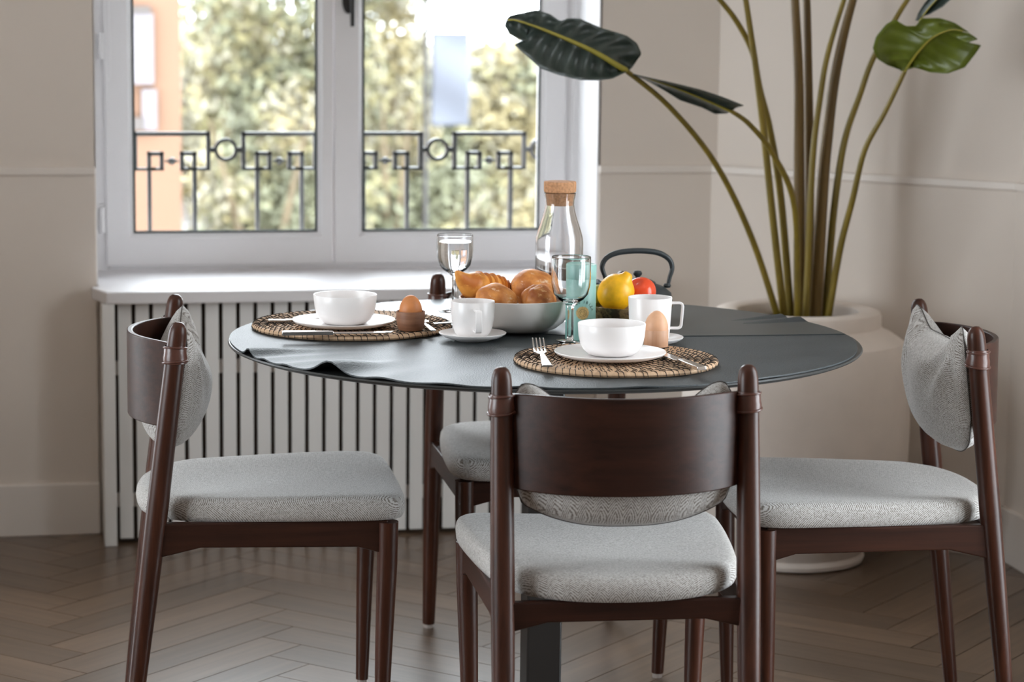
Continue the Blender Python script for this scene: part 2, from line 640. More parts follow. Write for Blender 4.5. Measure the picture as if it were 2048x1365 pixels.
# handle on the right sash
m = MB()
m.lathe([(0, 0), (.016, 0), (.016, .008), (.013, .011), (0, .011)], 24)
m.xform(Matrix.Translation((.846, y0, 1.372)) @ Matrix.Scale(2.2, 4, (0, 0, 1)) @ Matrix.Rotation(PI / 2, 4, 'X'))
m.build('handle_rose', MT['black'], s2_)
m = MB().tube([(.850, y0 - .008, 1.40), (.850, y0 - .045, 1.40), (.851, y0 - .052, 1.385), (.852, y0 - .05, 1.303)], [.009, .008, .007, .0062], 12)
m.build('handle', MT['black'], s2_)
for z in (.786, 1.246, 2.0):
    m = MB().lathe([(0, -.034), (.0075, -.034), (.0075, -.003), (.006, -.003), (.006, .003), (.0075, .003), (.0075, .034), (0, .034)], 14, (.190, y0 - .006, z))
    m.build('hinge', MT['white'], win)
# white reveal lining on both sides + the sill
m = MB()
m.box(WX1 - .004, WX1 + .004, YW + .0, YF + .012, zb, WZ1)
m.box(WX0 - .002, WX0 + .003, YW + .0, YF + .012, zb, WZ1)
m.box(WX0, WX1, YW, YF + .012, WZ1 - .004, WZ1)
m.build('reveal_lining', MT['white'], win, smooth=False)
m = MB().prism([(.166, YF + .02), (.166, 6.17), (.150, 6.17), (.150, 6.15), (.183, 6.045), (1.49, 6.045), (1.49, 6.205), (1.474, 6.205), (1.474, YF + .02)], .617, .648)
o = struct(m.build('trim_21', MT['sill'], smooth=False, bevel=.004))
o['label'] = 'deep white window sill above the slatted cover'

# blind cord
pts = [(.1995, 6.47, 2.1), (.1985, 6.47, 1.30), (.199, 6.47, 1.20), (.2035, 6.47, 1.162), (.208, 6.47, 1.156), (.2125, 6.47, 1.18), (.213, 6.47, 1.26), (.2105, 6.47, 1.38), (.209, 6.47, 2.1)]
o = MB().tube(smooth_path(pts, 8), .0014, 8).build('blind_cord', MT['white'])
tag(o, 'white looped blind cord hanging beside the left window frame', 'cord')

# the neighbouring window along the same wall
w3 = struct(empty('window_2', (0, 0, 0)))
m = MB()
for a, b in ((SX0, SX0 + .06), ((SX0 + SX1) / 2 - .05, (SX0 + SX1) / 2 + .05), (SX1 - .06, SX1)):
    m.box(a, b, YF, YF + .07, SZ0, SZ1)
m.box(SX0, SX1, YF, YF + .07, SZ0, SZ0 + .07)
m.box(SX0, SX1, YF, YF + .07, SZ1 - .07, SZ1)
m.build('window_frame', MT['white'], w3, smooth=False)
MB().box(SX0 + .06, SX1 - .06, YF + .03, YF + .036, SZ0 + .07, SZ1 - .07).build('pane', MT['pane'], w3, smooth=False)
# (unseen) glazed opening in the right wall: frame only, it lets the daylight in
g2 = struct(empty('door_1', (0, 0, 0)))
m = MB()
for a, b in ((DY0, DY0 + .06), ((DY0 + DY1) / 2 - .04, (DY0 + DY1) / 2 + .04), (DY1 - .06, DY1)):
    m.box(RX + .08, RX + .15, a, b, 0, DZ1)
m.box(RX + .08, RX + .15, DY0, DY1, DZ1 - .07, DZ1)
m.box(RX + .08, RX + .15, DY0, DY1, 0, .08)
m.build('door_frame', MT['white'], g2, smooth=False)
MB().box(RX + .110, RX + .116, DY0 + .06, DY1 - .06, .08, DZ1 - .07).build('pane', MT['pane'], g2, smooth=False)

# ------------------------------------------------------------------ slatted radiator cover
rc = empty('radiator_cover', (.176, 6.06, 0), 0, 'white slatted radiator cover under the window sill', 'radiator cover')
x0r, x1r = .0, 1.10
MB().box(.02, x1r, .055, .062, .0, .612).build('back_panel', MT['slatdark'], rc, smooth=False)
m = MB().box(-.004, .027, -.012, .14, .0, .617)
m.build('corner_post', MT['slatw'], rc, smooth=False, bevel=.002)
MB().box(x1r - .01, x1r + .012, .0, .14, .0, .617).build('end_post', MT['slatw'], rc, smooth=False, bevel=.002)
for z in (.09, .43):
    MB().box(.02, x1r, .047, .054, z, z + .035).build('batten', MT['trim'], rc, smooth=False)
sl = MB().box(-.0165, .0165, 0, .018, .012, .616).mesh('slat', MT['slatw'], smooth=False)
pitch = .0437
k = 0
x = .053
while x < x1r - .02:
    o = bpy.data.objects.new('slat', sl)
    o.location = (x, .026, 0)
    o.parent = rc
    col.objects.link(o)
    x += pitch
    k += 1
print('SLATS', k)


# ------------------------------------------------------------------ chairs
HW = .2025     # half distance between the rear posts
ZT = .802


def arc_f(v, z):
    """rear curve of the backrest: how far behind the post line (local y)"""
    t = (z - .6) / .16
    c = -.074 - .014 * t
    u = min(1., abs(v) / .19)
    return c * (1 - u ** 2.2) - .014 * (1 - t) * 1.0


def post_y(z):
    return -.097 * (1 - z / ZT)


def seat_mb():
    # plan outline, anticlockwise, with the rounded back edge between the posts
    half = [(.0, -.080), (.05, -.077), (.10, -.066), (.145, -.044), (.172, -.018), (.196, .02), (.207, .07), (.217, .14), (.226, .22), (.232, .30), (.233, .345), (.226, .382), (.206, .404), (.176, .413), (.12, .417), (.06, .419), (.0, .42)]
    right = [Vector((a, b, 0)) for a, b in half]
    left = [Vector((-a, b, 0)) for a, b in half[-2:0:-1]]
    out = right + left
    out = smooth_path(out + [out[0]], 3)[:-1]
    n = len(out)
    cx = Vector((0, .18, 0))
    m = MB()
    rings = [(.90, .425, 0), (.985, .428, 0), (1.0, .436, 0), (1.006, .446, 0), (1.0, .457, 0), (.985, .464, 0), (.955, .469, 0), (.90, .4715, 0), (.75, .473, 0), (.5, .4725, 0), (.25, .472, 0)]
    v, f = [], []
    for s_, z, _ in rings:
        for p in out:
            q = cx + (p - cx) * s_
            dz = .010 * (q.x / .23) ** 2 - .006 * math.exp(-((q.y - .12) / .14) ** 2) * (1 - (q.x / .23) ** 2)
            v.append((q.x, q.y, z + dz * (1 if z > .44 else .6)))
    for j in range(len(rings) - 1):
        for i in range(n):
            k = (i + 1) % n
            f.append((j * n + i, j * n + k, (j + 1) * n + k, (j + 1) * n + i))
    c0, c1 = len(v), len(v) + 1
    v += [(0, .18, .424), (0, .18, .469)]
    L = (len(rings) - 1) * n
    for i in range(n):
        k = (i + 1) % n
        f.append((k, i, c0))
        f.append((L + i, L + k, c1))
    return m.add(v, f)


def cushion_mb(seed, dip=.726, ear=.046):
    m = MB()
    NU, NV = 46, 22
    off = Vector((seed * 3.1, seed * 1.7, 0))

    def ztop(u):
        e = abs(u)
        return dip + ear * smin((e - .40) / .45) - .026 * smin((e - .88) / .12)

    def zbot(u):
        e = abs(u)
        return .541 + .050 * e ** 2.6 + .035 * smin((e - .88) / .12)

    def pt(u, w_, side):
        v = u * .187
        z = zbot(u) + (ztop(u) - zbot(u)) * w_
        q = abs(2 * w_ - 1)
        edge = (1 - q ** 2.6) ** .62 * (1 - abs(u) ** 3.2) ** .55 if q < 1 and abs(u) < 1 else 0.
        yc = .004 + .012 * u * u + post_y(z) * .35 - .012 * (1 - w_)
        T = .066 * (1 - .50 * u * u)
        p = Vector((v, z, 0)) + off
        nz = noise.noise(Vector((v * 8, z * 7, 0)) + off) * .010
        # pulled folds running down from the tied top corners
        for s_ in (-1, 1):
            dx, dz = v - s_ * .165, .765 - z
            rr_ = math.hypot(dx, dz)
            an_ = math.atan2(dz, -s_ * dx)
            nz += .0085 * math.sin(an_ * 9 + seed) * math.exp(-((rr_ - .075) / .055) ** 2)
        y = yc + (T + nz if side > 0 else -T * .95) * edge
        if side < 0:
            y = max(y, arc_f(v, min(max(z, .6), .765)) + .006)
        return (v, y, z)

    idx = {}
    v, f = [], []
    for side in (1, -1):
        for i in range(NU + 1):
            for j in range(NV + 1):
                u, w_ = -1 + 2 * i / NU, j / NV
                border = i in (0, NU) or j in (0, NV)
                key = (i, j, 0 if border else side)
                if key not in idx:
                    idx[key] = len(v)
                    v.append(pt(u, w_, side))

    def I(i, j, s_):
        return idx[(i, j, 0 if (i in (0, NU) or j in (0, NV)) else s_)]

    for s_ in (1, -1):
        for i in range(NU):
            for j in range(NV):
                q = (I(i, j, s_), I(i + 1, j, s_), I(i + 1, j + 1, s_), I(i, j + 1, s_))
                f.append(q if s_ > 0 else q[::-1])
    rim = [pt(-1 + 2 * i / 60, 0, 1) for i in range(61)] + [pt(1, j / 20, 1) for j in range(1, 21)] + [pt(1 - 2 * i / 60, 1, 1) for i in range(1, 61)] + [pt(-1, 1 - j / 20, 1) for j in range(1, 20)]
    return m.add(v, f), rim


def make_chair(loc, rz, label, seed, dip=.726, ear=.046):
    t = empty('dining_chair', (loc[0], loc[1], 0), rz, label, 'chair', 'dining chairs around the round table')
    for s_ in (-1, 1):
        # rear post: straight, raked, domed tip
        zs = [.010, .10, .30, .46, .62, .72, .765, .780, .790, .797, .801, ZT]
        rs = [.0135, .0155, .0188, .0200, .0190, .0180, .0172, .0166, .0150, .0118, .007, .001]
        MB().tube([(s_ * HW, post_y(z), z) for z in zs], rs, 24).build('rear_post', MT['walv'], t, angle=60)
        MB().lathe([(0, 0), (.011, 0), (.011, .010), (0, .010)], 16, (s_ * HW, post_y(0), 0)).build('glide', MT['glide'], t)
        MB().lathe([(0, 0), (.010, 0), (.010, .010), (0, .010)], 16, (s_ * .2, .368, 0)).build('glide', MT['glide'], t)
        MB().tube([(s_ * .2, .368, .010), (s_ * .205, .373, .2), (s_ * .209, .378, .35), (s_ * .21, .379, .428)], [.0125, .0165, .0192, .0195], 24).build('front_leg', MT['walv'], t)
        # side rail, arched underneath
        ya, yb = post_y(.40), .379
        pr = [(ya, .432), (yb, .432), (yb, .366), (yb - .055, .382), (ya + .085, .386), (ya, .366)]
        xa, xb = s_ * HW, s_ * .21
        v = []
        for off in (-.010, .010):
            for (yy, zz) in pr:
                xx = xa + (xb - xa) * (yy - ya) / (yb - ya)
                v.append((xx + off, yy, zz))
        n = len(pr)
        f = [tuple(range(n)), tuple(range(2 * n - 1, n - 1, -1))] + [(i, (i + 1) % n, n + (i + 1) % n, n + i) for i in range(n)]
        MB().add(v, f).build('side_rail', MT['waly'], t, smooth=False, bevel=.003)
        # leather loop with two cord turns
        lp = MB()
        zc = .742
        lp.lathe([(.0185, -.016), (.0218, -.015), (.0222, -.004), (.0208, .002), (.0200, .014), (.0186, .017)], 26, (s_ * HW, post_y(zc), zc))
        lp.tube([(s_ * HW + .0222 * math.cos(a), post_y(zc) + .0222 * math.sin(a), zc - .013 + .003 * math.sin(a + 1)) for a in [2 * PI * i / 28 for i in range(29)]], .0022, 8, caps=False)
        lp.tube([(s_ * HW + .0205 * math.cos(a), post_y(zc) + .0205 * math.sin(a), zc + .013 + .002 * math.sin(a + 2)) for a in [2 * PI * i / 28 for i in range(29)]], .0018, 8, caps=False)
        lp.build('leather_loop', MT['wrap'], t, angle=50)
    # rear and front rails
    v = []
    pr = [(-.195, .426), (.195, .426), (.195, .376), (.13, .392), (-.13, .392), (-.195, .376)]
    for name, y in (('rear_rail', post_y(.41)), ('front_rail', .379)):
        v = [(a, y - .010, b) for a, b in pr] + [(a, y + .010, b) for a, b in pr]
        f = [tuple(range(6)), tuple(range(11, 5, -1))] + [(i, (i + 1) % 6, 6 + (i + 1) % 6, 6 + i) for i in range(6)]
        MB().add(v, f).build(name, MT['walh'], t, smooth=False, bevel=.003)
    # bent plywood backrest
    th = .011

    def rest(u, w_):
        # u around the section perimeter
        return None
    NU, NV = 40, 8
    v, f = [], []
    for i in range(NU + 1):
        x = -.190 + .380 * i / NU
        e = abs(x) / .19
        zl = .604 + .004 * e ** 8
        zh = .762 - .004 * e ** 8
        for j in range(NV + 1):
            z = zl + (zh - zl) * j / NV
            v.append((x, arc_f(x, z) + .004, z))
    n1 = len(v)
    v += [(x, y - th, z) for x, y, z in v]
    W = NV + 1
    for i in range(NU):
        for j in range(NV):
            a = i * W + j
            f.append((a, a + W, a + W + 1, a + 1))
            f.append((n1 + a, n1 + a + 1, n1 + a + W + 1, n1 + a + W))
        a, b = i * W, i * W + NV
        f.append((a, n1 + a, n1 + a + W, a + W))
        f.append((b, b + W, n1 + b + W, n1 + b))
    for j in range(NV):
        f.append((j, j + 1, n1 + j + 1, n1 + j))
        a = NU * W + j
        f.append((a, n1 + a, n1 + a + 1, a + 1))
    MB().add(v, f).build('backrest', MT['walh'], t, bevel=.002)
    seat_mb().build('seat', MT['fabric'], t, angle=70)
    cm, rim = cushion_mb(seed, dip, ear)
    cu = cm.build('back_cushion', MT['fabric'], t, angle=120)
    MB().tube(rim + [rim[0], rim[1]], .0011, 6, caps=False).build('piping', MT['piping'], cu)
    return t


make_chair((.9405, 3.752), math.radians(-3.4), 'walnut chair with its curved back to the room, pushed up to the fork placemat', 1)
make_chair((.270, 4.556), math.radians(-92.7), 'walnut chair drawn up beside the slatted radiator cover, facing the carafe', 2.3, .735, .050)
make_chair((1.713, 4.330), math.radians(84.0), 'walnut chair with a crumpled grey cushion beside the big plant pot', 4.1, .757, .038)
make_chair((1.055, 5.058), math.radians(180), 'walnut chair between the table and the window, mostly hidden by the table', 5.7)

# ------------------------------------------------------------------ table
TC = (.95, 4.42)
TR = .595
tb = empty('round_table', (TC[0], TC[1], 0), 0, 'round black dining table on a slim black column', 'table')
MB().lathe([(0, .735), (TR - .05, .735), (TR - .012, .741), (TR - .002, .745), (TR, .7475), (TR - .002, .750), (0, .750)], 128).build('tabletop', MT['tabtop'], tb, angle=30)
MB().box(-.034, .034, -.034, .034, .008, .736).build('column', MT['black'], tb, smooth=False, bevel=.004)
MB().box(-.045, .045, -.045, .045, .0, .008).build('foot_plate', MT['black'], tb, smooth=False, bevel=.002)
m = MB()
m.box(-.30, .30, -.03, .03, .722, .735)
m.box(-.03, .03, -.30, .30, .722, .735)
m.build('under_frame', MT['black'], tb, smooth=False)


# leather cloth with a rippled edge
def bumpat(th, c, wd):
    d = (th - c + PI) % (2 * PI) - PI
    return math.exp(-(d / wd) ** 2)


def cloth_lift(th):
    z = 0
    for c, wd, h in ((3.40, .035, .012), (3.52, .03, .004), (3.64, .03, .003), (3.83, .055, .021), (4.02, .05, .004), (4.22, .06, .003), (4.45, .06, .003), (4.78, .05, .002), (.30, .035, .008), (.40, .025, .007), (5.2, .07, .001), (2.55, .05, .004)):
        z += h * bumpat(th, c, wd)
    return z


m = MB()
NT_, NR = 360, 14
v, f = [], []
rr = [0, .2, .4, .55, .65, .72, .79, .85, .89, .92, .945, .965, .983, 1.0]
for k in range(2):
    for i in range(NT_):
        th = 2 * PI * i / NT_
        lift = cloth_lift(th)
        edge = TR - .003 - .006 * smin((math.cos(th - .1) + .2)) + .004 * math.sin(th * 9 + 1) * .5
        for j, s_ in enumerate(rr):
            r = edge * s_
            z = .7502 + (.0026 if k == 0 else 0) + lift * smin((s_ - .60) / .40) ** 1.6
            v.append((r * math.cos(th), r * math.sin(th), z))
o_ = NT_ * NR
for i in range(NT_):
    i2 = (i + 1) % NT_
    for j in range(NR - 1):
        a, b, c, d = i * NR + j, i2 * NR + j, i2 * NR + j + 1, i * NR + j + 1
        f.append((a, d, c, b))
        f.append((o_ + a, o_ + b, o_ + c, o_ + d))
    f.append((i * NR + NR - 1, o_ + i * NR + NR - 1, o_ + i2 * NR + NR - 1, i2 * NR + NR - 1))
o = m.add(v, f).build('leather_tablecloth', MT['cloth'], angle=60)
o.location = (TC[0], TC[1], 0)
tag(o, 'dark pebbled leather cloth with a rippled edge covering the round table', 'tablecloth')
poly = [(1.533, 4.389), (1.35, 4.393), (1.19, 4.400), (1.0, 4.43), (.86, 4.52), (.75, 4.66), (.69, 4.80), (.685, 4.87), (.702, 4.93)]
pp = [(x - TC[0], y - TC[1]) for x, y in poly]
a0 = math.atan2(pp[-1][1], pp[-1][0])
a1 = math.atan2(pp[0][1], pp[0][0])
for i in range(1, 60):
    a = a0 + (a1 - a0) * i / 60
    pp.append(((TR - .012) * math.cos(a), (TR - .012) * math.sin(a)))
o = MB().prism(pp, .7530, .7545).build('leather_overlay', MT['cloth2'], smooth=False)
o.location = (TC[0], TC[1], 0)
tag(o, 'smooth dark leather sheet lying on the far half of the table', 'tablecloth')
ZC = .7530      # cloth surface
ZO = .7546      # overlay surface


# ------------------------------------------------------------------ tableware
def thing(mb, name, mat, loc, label, cat, group=None, rz=0, angle=40):
    o = mb.build(name, mat, angle=angle)
    o.location = loc
    o.rotation_euler = (0, 0, rz)
    return tag(o, label, cat, group)


def placemat(cx, cy, r, label, rot):
    t = empty('woven_placemat', (cx, cy, ZC), rot, label, 'placemat', 'round woven placemats')
    n = 13
    st = MB()
    w_ = r / n
    for k in range(n):
        rad = w_ * (k + .5)
        a = 2.2
        MB().lathe([(rad + (w_ * .52) * math.cos(q), .0055 + .0055 * math.sin(q)) for q in [2 * PI * i / 10 for i in range(10)]], 72, closed=True).build('coil', MT['straw'], t)
        cnt = max(6, int(2 * PI * rad / .0135))
        for i in range(cnt):
            th0 = 2 * PI * (i + .35 * (k % 2)) / cnt + random.uniform(-.02, .02)
            p = []
            for q in range(7):
                u = -1 + 2 * q / 6
                ang = th0 + (u * .0045) / max(rad, .01)
                rr_ = rad + u * w_ * .56
                p.append((rr_ * math.cos(ang), rr_ * math.sin(ang), .0055 + .0062 * math.sqrt(max(0, 1 - (u * .99) ** 2)) - (.004 if k == n - 1 and q == 6 else 0)))
            st.tube(p, .00075, 5, caps=False)
    # outer overcast stitching down the rim
    s_ = st.build('stitching', MT['stitch'], t)
    s_['kind'] = 'stuff'
    return t


PFm = (1.008, 4.092)
PLm = (.606, 4.592)
placemat(PFm[0], PFm[1], .180, 'round woven placemat in front of the fork, with egg cup near the mug', .3)
placemat(PLm[0], PLm[1], .192, 'round woven placemat near the rippled cloth edge, knife laid across it', 1.1)
ZM = ZC + .0125


def plate(x, y, z, label, r=.098):
    pr = [(0, .0), (.055, 0), (.06, .0005), (r * .82, .003), (r * .97, .008), (r, .0115), (r * .995, .0128), (r * .97, .0118), (r * .85, .0075), (.062, .0045), (.0, .0042)]
    return thing(MB().lathe(pr, 80), 'plate', MT['china'], (x, y, z), label, 'plate', 'white breakfast plates')


def bowl(x, y, z, label, r=.0597, h=.056):
    o_ = [(0, 0), (.034, 0), (.041, .002), (.049, .009), (.055, .020), (.058, .033), (r, h - .001), (r - .0005, h), (r - .0022, h - .0005)]
    i_ = [(.0555, .034), (.0525, .021), (.046, .011), (.036, .005), (0, .0035)]
    return thing(MB().lathe(o_ + i_, 80), 'bowl', MT['china'], (x, y, z), label, 'bowl', 'white breakfast bowls')


plate(.992, 4.070, ZM, 'white plate under the bowl on the fork-side placemat')
bowl(.996, 4.078, ZM + .0046, 'white bowl on a plate in front of the mug')
plate(.583, 4.535, ZM, 'white plate under the bowl near the rippled cloth edge')
bowl(.585, 4.532, ZM + .0046, 'white bowl on a plate beside the wide wooden egg cup', r=.0605)

# egg cups and eggs
EC1 = (.700, 4.462)
pr = [(0, 0), (.0215, 0), (.0235, .002), (.0262, .012), (.0272, .022), (.0272, .0355), (.0266, .0362), (.0252, .0355), (.0225, .029), (.018, .021), (.010, .015), (0, .013)]
thing(MB().lathe(pr, 48), 'egg_cup', MT['beech'], (*EC1, ZM), 'wide dark wooden egg cup holding the brown egg', 'egg cup', 'wooden egg cups')
EC2 = (1.108, 4.197)
pr = [(0, 0), (.0212, 0), (.0220, .001), (.0220, .0300), (.0216, .0307), (.0206, .0300), (.0195, .027), (.016, .018), (.009, .011), (0, .009)]
thing(MB().lathe(pr, 48), 'egg_cup', MT['beech2'], (*EC2, ZM), 'straight pale wooden egg cup holding the light egg', 'egg cup', 'wooden egg cups')


def egg(x, y, z, mat, label, r=.0205, h=.053):
    pr = []
    for i in range(25):
        t = i / 24
        a = PI * t
        zz = h / 2 * (1 - math.cos(a))
        rr_ = r * math.sin(a) * (1 + .13 * math.cos(a))
        pr.append((max(rr_, 0.0), zz))
    return thing(MB().lathe(pr, 40), 'egg', mat, (x, y, z), label, 'egg', 'boiled eggs')


egg(*EC1, ZM + .0142, MT['egg'], 'brown egg standing in the wide wooden egg cup', r=.0215, h=.052)
egg(*EC2, ZM + .0102, MT['egg2'], 'light beige egg standing in the straight pale egg cup', r=.0212, h=.055)


# saucers, cup, mug
def saucer(x, y, z, label):
    pr = [(0, 0), (.031, 0), (.034, .0015), (.052, .0065), (.062, .0125), (.0632, .0148), (.0622, .0155), (.058, .0125), (.048, .0078), (.033, .0048), (0, .0045)]
    return thing(MB().lathe(pr, 64), 'saucer', MT['china'], (x, y, z), label, 'saucer', 'white saucers')


SL = (.807, 4.398)
SR = (1.124, 4.306)
saucer(*SL, ZC, 'white saucer under the teacup in front of the bread bowl')
saucer(*SR, ZC, 'white saucer under the mug behind the pale egg')
t = empty('teacup', (*SL, ZC + .0048), 0, 'white teacup with a square handle in front of the bread bowl', 'cup')
pr = [(0, 0), (.020, 0), (.026, .002), (.033, .010), (.0375, .022), (.0400, .038), (.0411, .0685), (.0406, .0695), (.0393, .0688), (.0380, .038), (.0352, .022), (.030, .011), (.020, .0055), (0, .004)]
MB().lathe(pr, 64).build('body', MT['china'], t)


def handle_strap(ang, r0, z0, z1, out, wdt, th, parent, inset=0.0):
    path = [(r0 - .002, z1), (r0 + out * .75, z1), (r0 + out * .93, z1 - .0015), (r0 + out, z1 - .006), (r0 + out * (1 - inset), z0 + .006), (r0 + out * (.93 - inset), z0 + .0015), (r0 + out * (.75 - inset), z0), (r0 - .004, z0)]
    v, f = [], []
    n = len(path)
    for i, (a, b) in enumerate(path):
        pa, pb = path[max(i - 1, 0)], path[min(i + 1, n - 1)]
        d = Vector((pb[0] - pa[0], pb[1] - pa[1])).normalized()
        nx, nz = -d.y, d.x
        for sx, sn in ((-1, -1), (1, -1), (1, 1), (-1, 1)):
            v.append((a + nx * th * sn, sx * wdt, b + nz * th * sn))
    for i in range(n - 1):
        for k in range(4):
            k2 = (k + 1) % 4
            f.append((i * 4 + k, i * 4 + k2, i * 4 + 4 + k2, i * 4 + 4 + k))
    f += [(0, 3, 2, 1), ((n - 1) * 4, (n - 1) * 4 + 1, (n - 1) * 4 + 2, (n - 1) * 4 + 3)]
    o = MB().add(v, f).xform(Matrix.Rotation(ang, 4, 'Z')).build('handle', MT['china'], parent, bevel=.0012)
    return o


handle_strap(math.radians(-90), .0375, .018, .057, .027, .0060, .0021, t)
t = empty('mug', (*SR, ZC + .0048), 0, 'tall white mug with a square handle behind the pale egg', 'mug')
pr = [(0, 0), (.028, 0), (.033, .002), (.0360, .008), (.0375, .020), (.0408, .083), (.0403, .084), (.0391, .0833), (.0358, .020), (.033, .009), (.027, .005), (0, .004)]
MB().lathe(pr, 64).build('body', MT['china'], t)
handle_strap(math.radians(-8), .0375, .026, .073, .0235, .0052, .0022, t, inset=.1)

# bread bowl
BB = (.912, 4.510)
thing(MB().lathe([(0, 0), (.052, 0), (.060, .001), (.078, .007), (.094, .020), (.104, .038), (.1095, .060), (.110, .0645), (.1090, .0655), (.1065, .0640), (.1005, .039), (.090, .023), (.074, .011), (.055, .006), (0, .005)], 96), 'bread_bowl', MT['chinag'], (*BB, ZO), 'low white stoneware bowl filled with bread rolls', 'bowl')


def lump(name, mat, loc, sx, sy, sz, rot, seed, label, cat, amp=.06, crease=False, grp=None):
    bm = bmesh.new()
    bmesh.ops.create_icosphere(bm, subdivisions=5, radius=1)
    for vv in bm.verts:
        p = vv.co.copy()
        d = 1 + amp * noise.noise(p * 1.7 + Vector((seed, 0, 0))) + amp * .35 * noise.noise(p * 5 + Vector((0, seed, 0)))
        if crease:
            d -= .10 * math.exp(-((p.y * .8 + p.x * .5 - .15) / .10) ** 2) * smin((p.z + .3) / .6)
        vv.co = Vector((p.x * d * sx, p.y * d * sy, p.z * d * sz))
    for q in bm.faces:
        q.smooth = True
    me = bpy.data.meshes.new(name)
    bm.to_mesh(me)
    bm.free()
    me.materials.append(mat)
    o = bpy.data.objects.new(name, me)
    o.location = loc
    o.rotation_euler = rot
    col.objects.link(o)
    return tag(o, label, cat, grp)


lump('bread_roll', MT['roll'], (.867, 4.478, .818), .041, .037, .031, (.1, .15, .3), 1.2, 'round flour-dusted roll at the rim beside the teacup', 'bread roll', grp='rolls in the bread bowl')
lump('bread_roll', MT['roll2'], (.947, 4.472, .817), .038, .034, .030, (0, -.1, 1.2), 5.3, 'dark crusty creased roll in front of the carafe', 'bread roll', .09, True, grp='rolls in the bread bowl')
lump('bread_roll', MT['roll'], (.954, 4.548, .830), .047, .042, .038, (.2, .1, .6), 9.1, 'largest roll on top of the pile with white flour spots', 'bread roll', grp='rolls in the bread bowl')
# croissant: ridged crescent
pts = smooth_path([(.797, 4.524, .868), (.818, 4.536, .846), (.848, 4.552, .832), (.876, 4.562, .826), (.895, 4.568, .823), (.908, 4.570, .820)], 10)
n = len(pts)
rad = []
for i in range(n):
    t_ = i / (n - 1)
    base = .010 + .022 * math.sin(PI * min(1, .10 + .78 * t_)) ** .9
    fr = (t_ * 9) % 1
    rad.append(base * (.86 + .20 * (1 - fr) ** 1.5))
for i in range(15):
    rad[i] = min(rad[i], .0025 + .0017 * i)
o = MB().tube(pts, rad, 28).build('croissant', MT['croissant'], angle=70)
tag(o, 'golden ridged croissant with one raised tip in the bread bowl', 'croissant')

# carafe with cork
CP = (1.030, 4.668)
t = empty('water_carafe', (*CP, ZO), 0, 'clear glass carafe with a cork stopper behind the bread', 'carafe')
pr = [(0, 0), (.044, 0), (.0468, .003), (.0475, .010), (.0475, .168), (.0465, .180), (.0425, .196), (.0345, .222), (.0300, .240), (.0285, .252), (.0290, .262), (.0310, .272), (.0316, .2765), (.0318, .278), (.0312, .2785), (.0302, .278), (.0298, .2765), (.0292, .272), (.0278, .264), (.0268, .252), (.0282, .239), (.0325, .221), (.0405, .195), (.0445, .179), (.0453, .168), (.0453, .012), (.043, .006), (0, .005)]
MB().lathe([(r_, z_ * .905) for r_, z_ in pr], 64).build('glass_body', MT['glass'], t, angle=60)
ck = MB().lathe([(0, .250), (.0258, .250), (.0272, .264), (.0296, .2765), (.0296, .2795), (.0318, .2800), (.0322, .282), (.0322, .3005), (.0312, .3025), (0, .3030)], 48).xform(Matrix.Scale(.905, 4, (0, 0, 1)))
ck.build('cork_stopper', MT['cork'], t)


def wineglass(x, y, z, label, hb, rb, water=None):
    t = empty('wine_glass', (x, y, z), 0, label, 'glass', 'stemmed wine glasses')
    h0 = .081
    pr = [(0, 0), (.032, 0), (.0325, .001), (.030, .0022), (.012, .004), (.0066, .008), (.0058, .02), (.0058, .064), (.0066, .072), (.0125, h0 - .003), (.024, h0 + .004), (.032, h0 + .014), (rb - .001, h0 + .030), (rb, h0 + .045), (rb - .0004, hb - .004), (rb - .0005, hb - .001), (rb - .0006, hb), (rb - .0011, hb + .0005), (rb - .0016, hb), (rb - .0017, hb - .001), (rb - .0017, hb - .004), (rb - .0014, h0 + .045), (rb - .0026, h0 + .030), (.0302, h0 + .0155), (.0225, h0 + .0065), (.012, h0 + .002), (0, h0 + .001)]
    MB().lathe(pr, 56).build('glass_body', MT['glass'], t, angle=60)
    if water:
        e = .0003
        pr = [(0, h0 + .001 + e), (.012, h0 + .002 + e), (.0225 - e, h0 + .0065 + e), (.0302 - e, h0 + .0155 + e), (rb - .0026 - e, h0 + .030), (rb - .0014 - e, h0 + .045), (rb - .0016 - e, water), (0, water)]
        MB().lathe(pr, 56).build('water', MT['water'], t, angle=60)
    return t


wineglass(.843, 4.800, ZO, 'stemmed glass filled with water behind the croissant', .156, .0370, water=.142)
wineglass(.976, 4.318, ZC, 'empty stemmed glass in front of the mint tin', .164, .0368)

# mint tin with printed emblem and lettering
TP = (1.011, 4.388)
t = empty('mint_tin', (*TP, ZC), 0, 'tall mint green tin with a gold sun emblem behind the empty glass', 'tin')
rt = .0285
HT = .142
MB().lathe([(0, 0), (rt - .001, 0), (rt, .001), (rt, HT - .028), (rt - .0004, HT - .0275), (rt - .0004, HT - .0265)], 64).build('body', MT['tin'], t)
MB().lathe([(rt - .0008, HT - .028), (rt + .0003, HT - .0265), (rt + .0003, HT - .002), (rt - .001, HT), (rt - .0022, HT - .001), (0, HT - .0012)], 64).build('lid', MT['tinlid'], t)
FACE = math.atan2(-TP[1], -TP[0]) + .14   # direction the print faces


def wrap_print(verts2, faces, name, mat, lift):
    v = []
    for x, y in verts2:
        a = FACE + x / rt
        v.append(((rt + lift) * math.cos(a), (rt + lift) * math.sin(a), y))
    return MB().add(v, faces).build(name, mat, t, smooth=False)


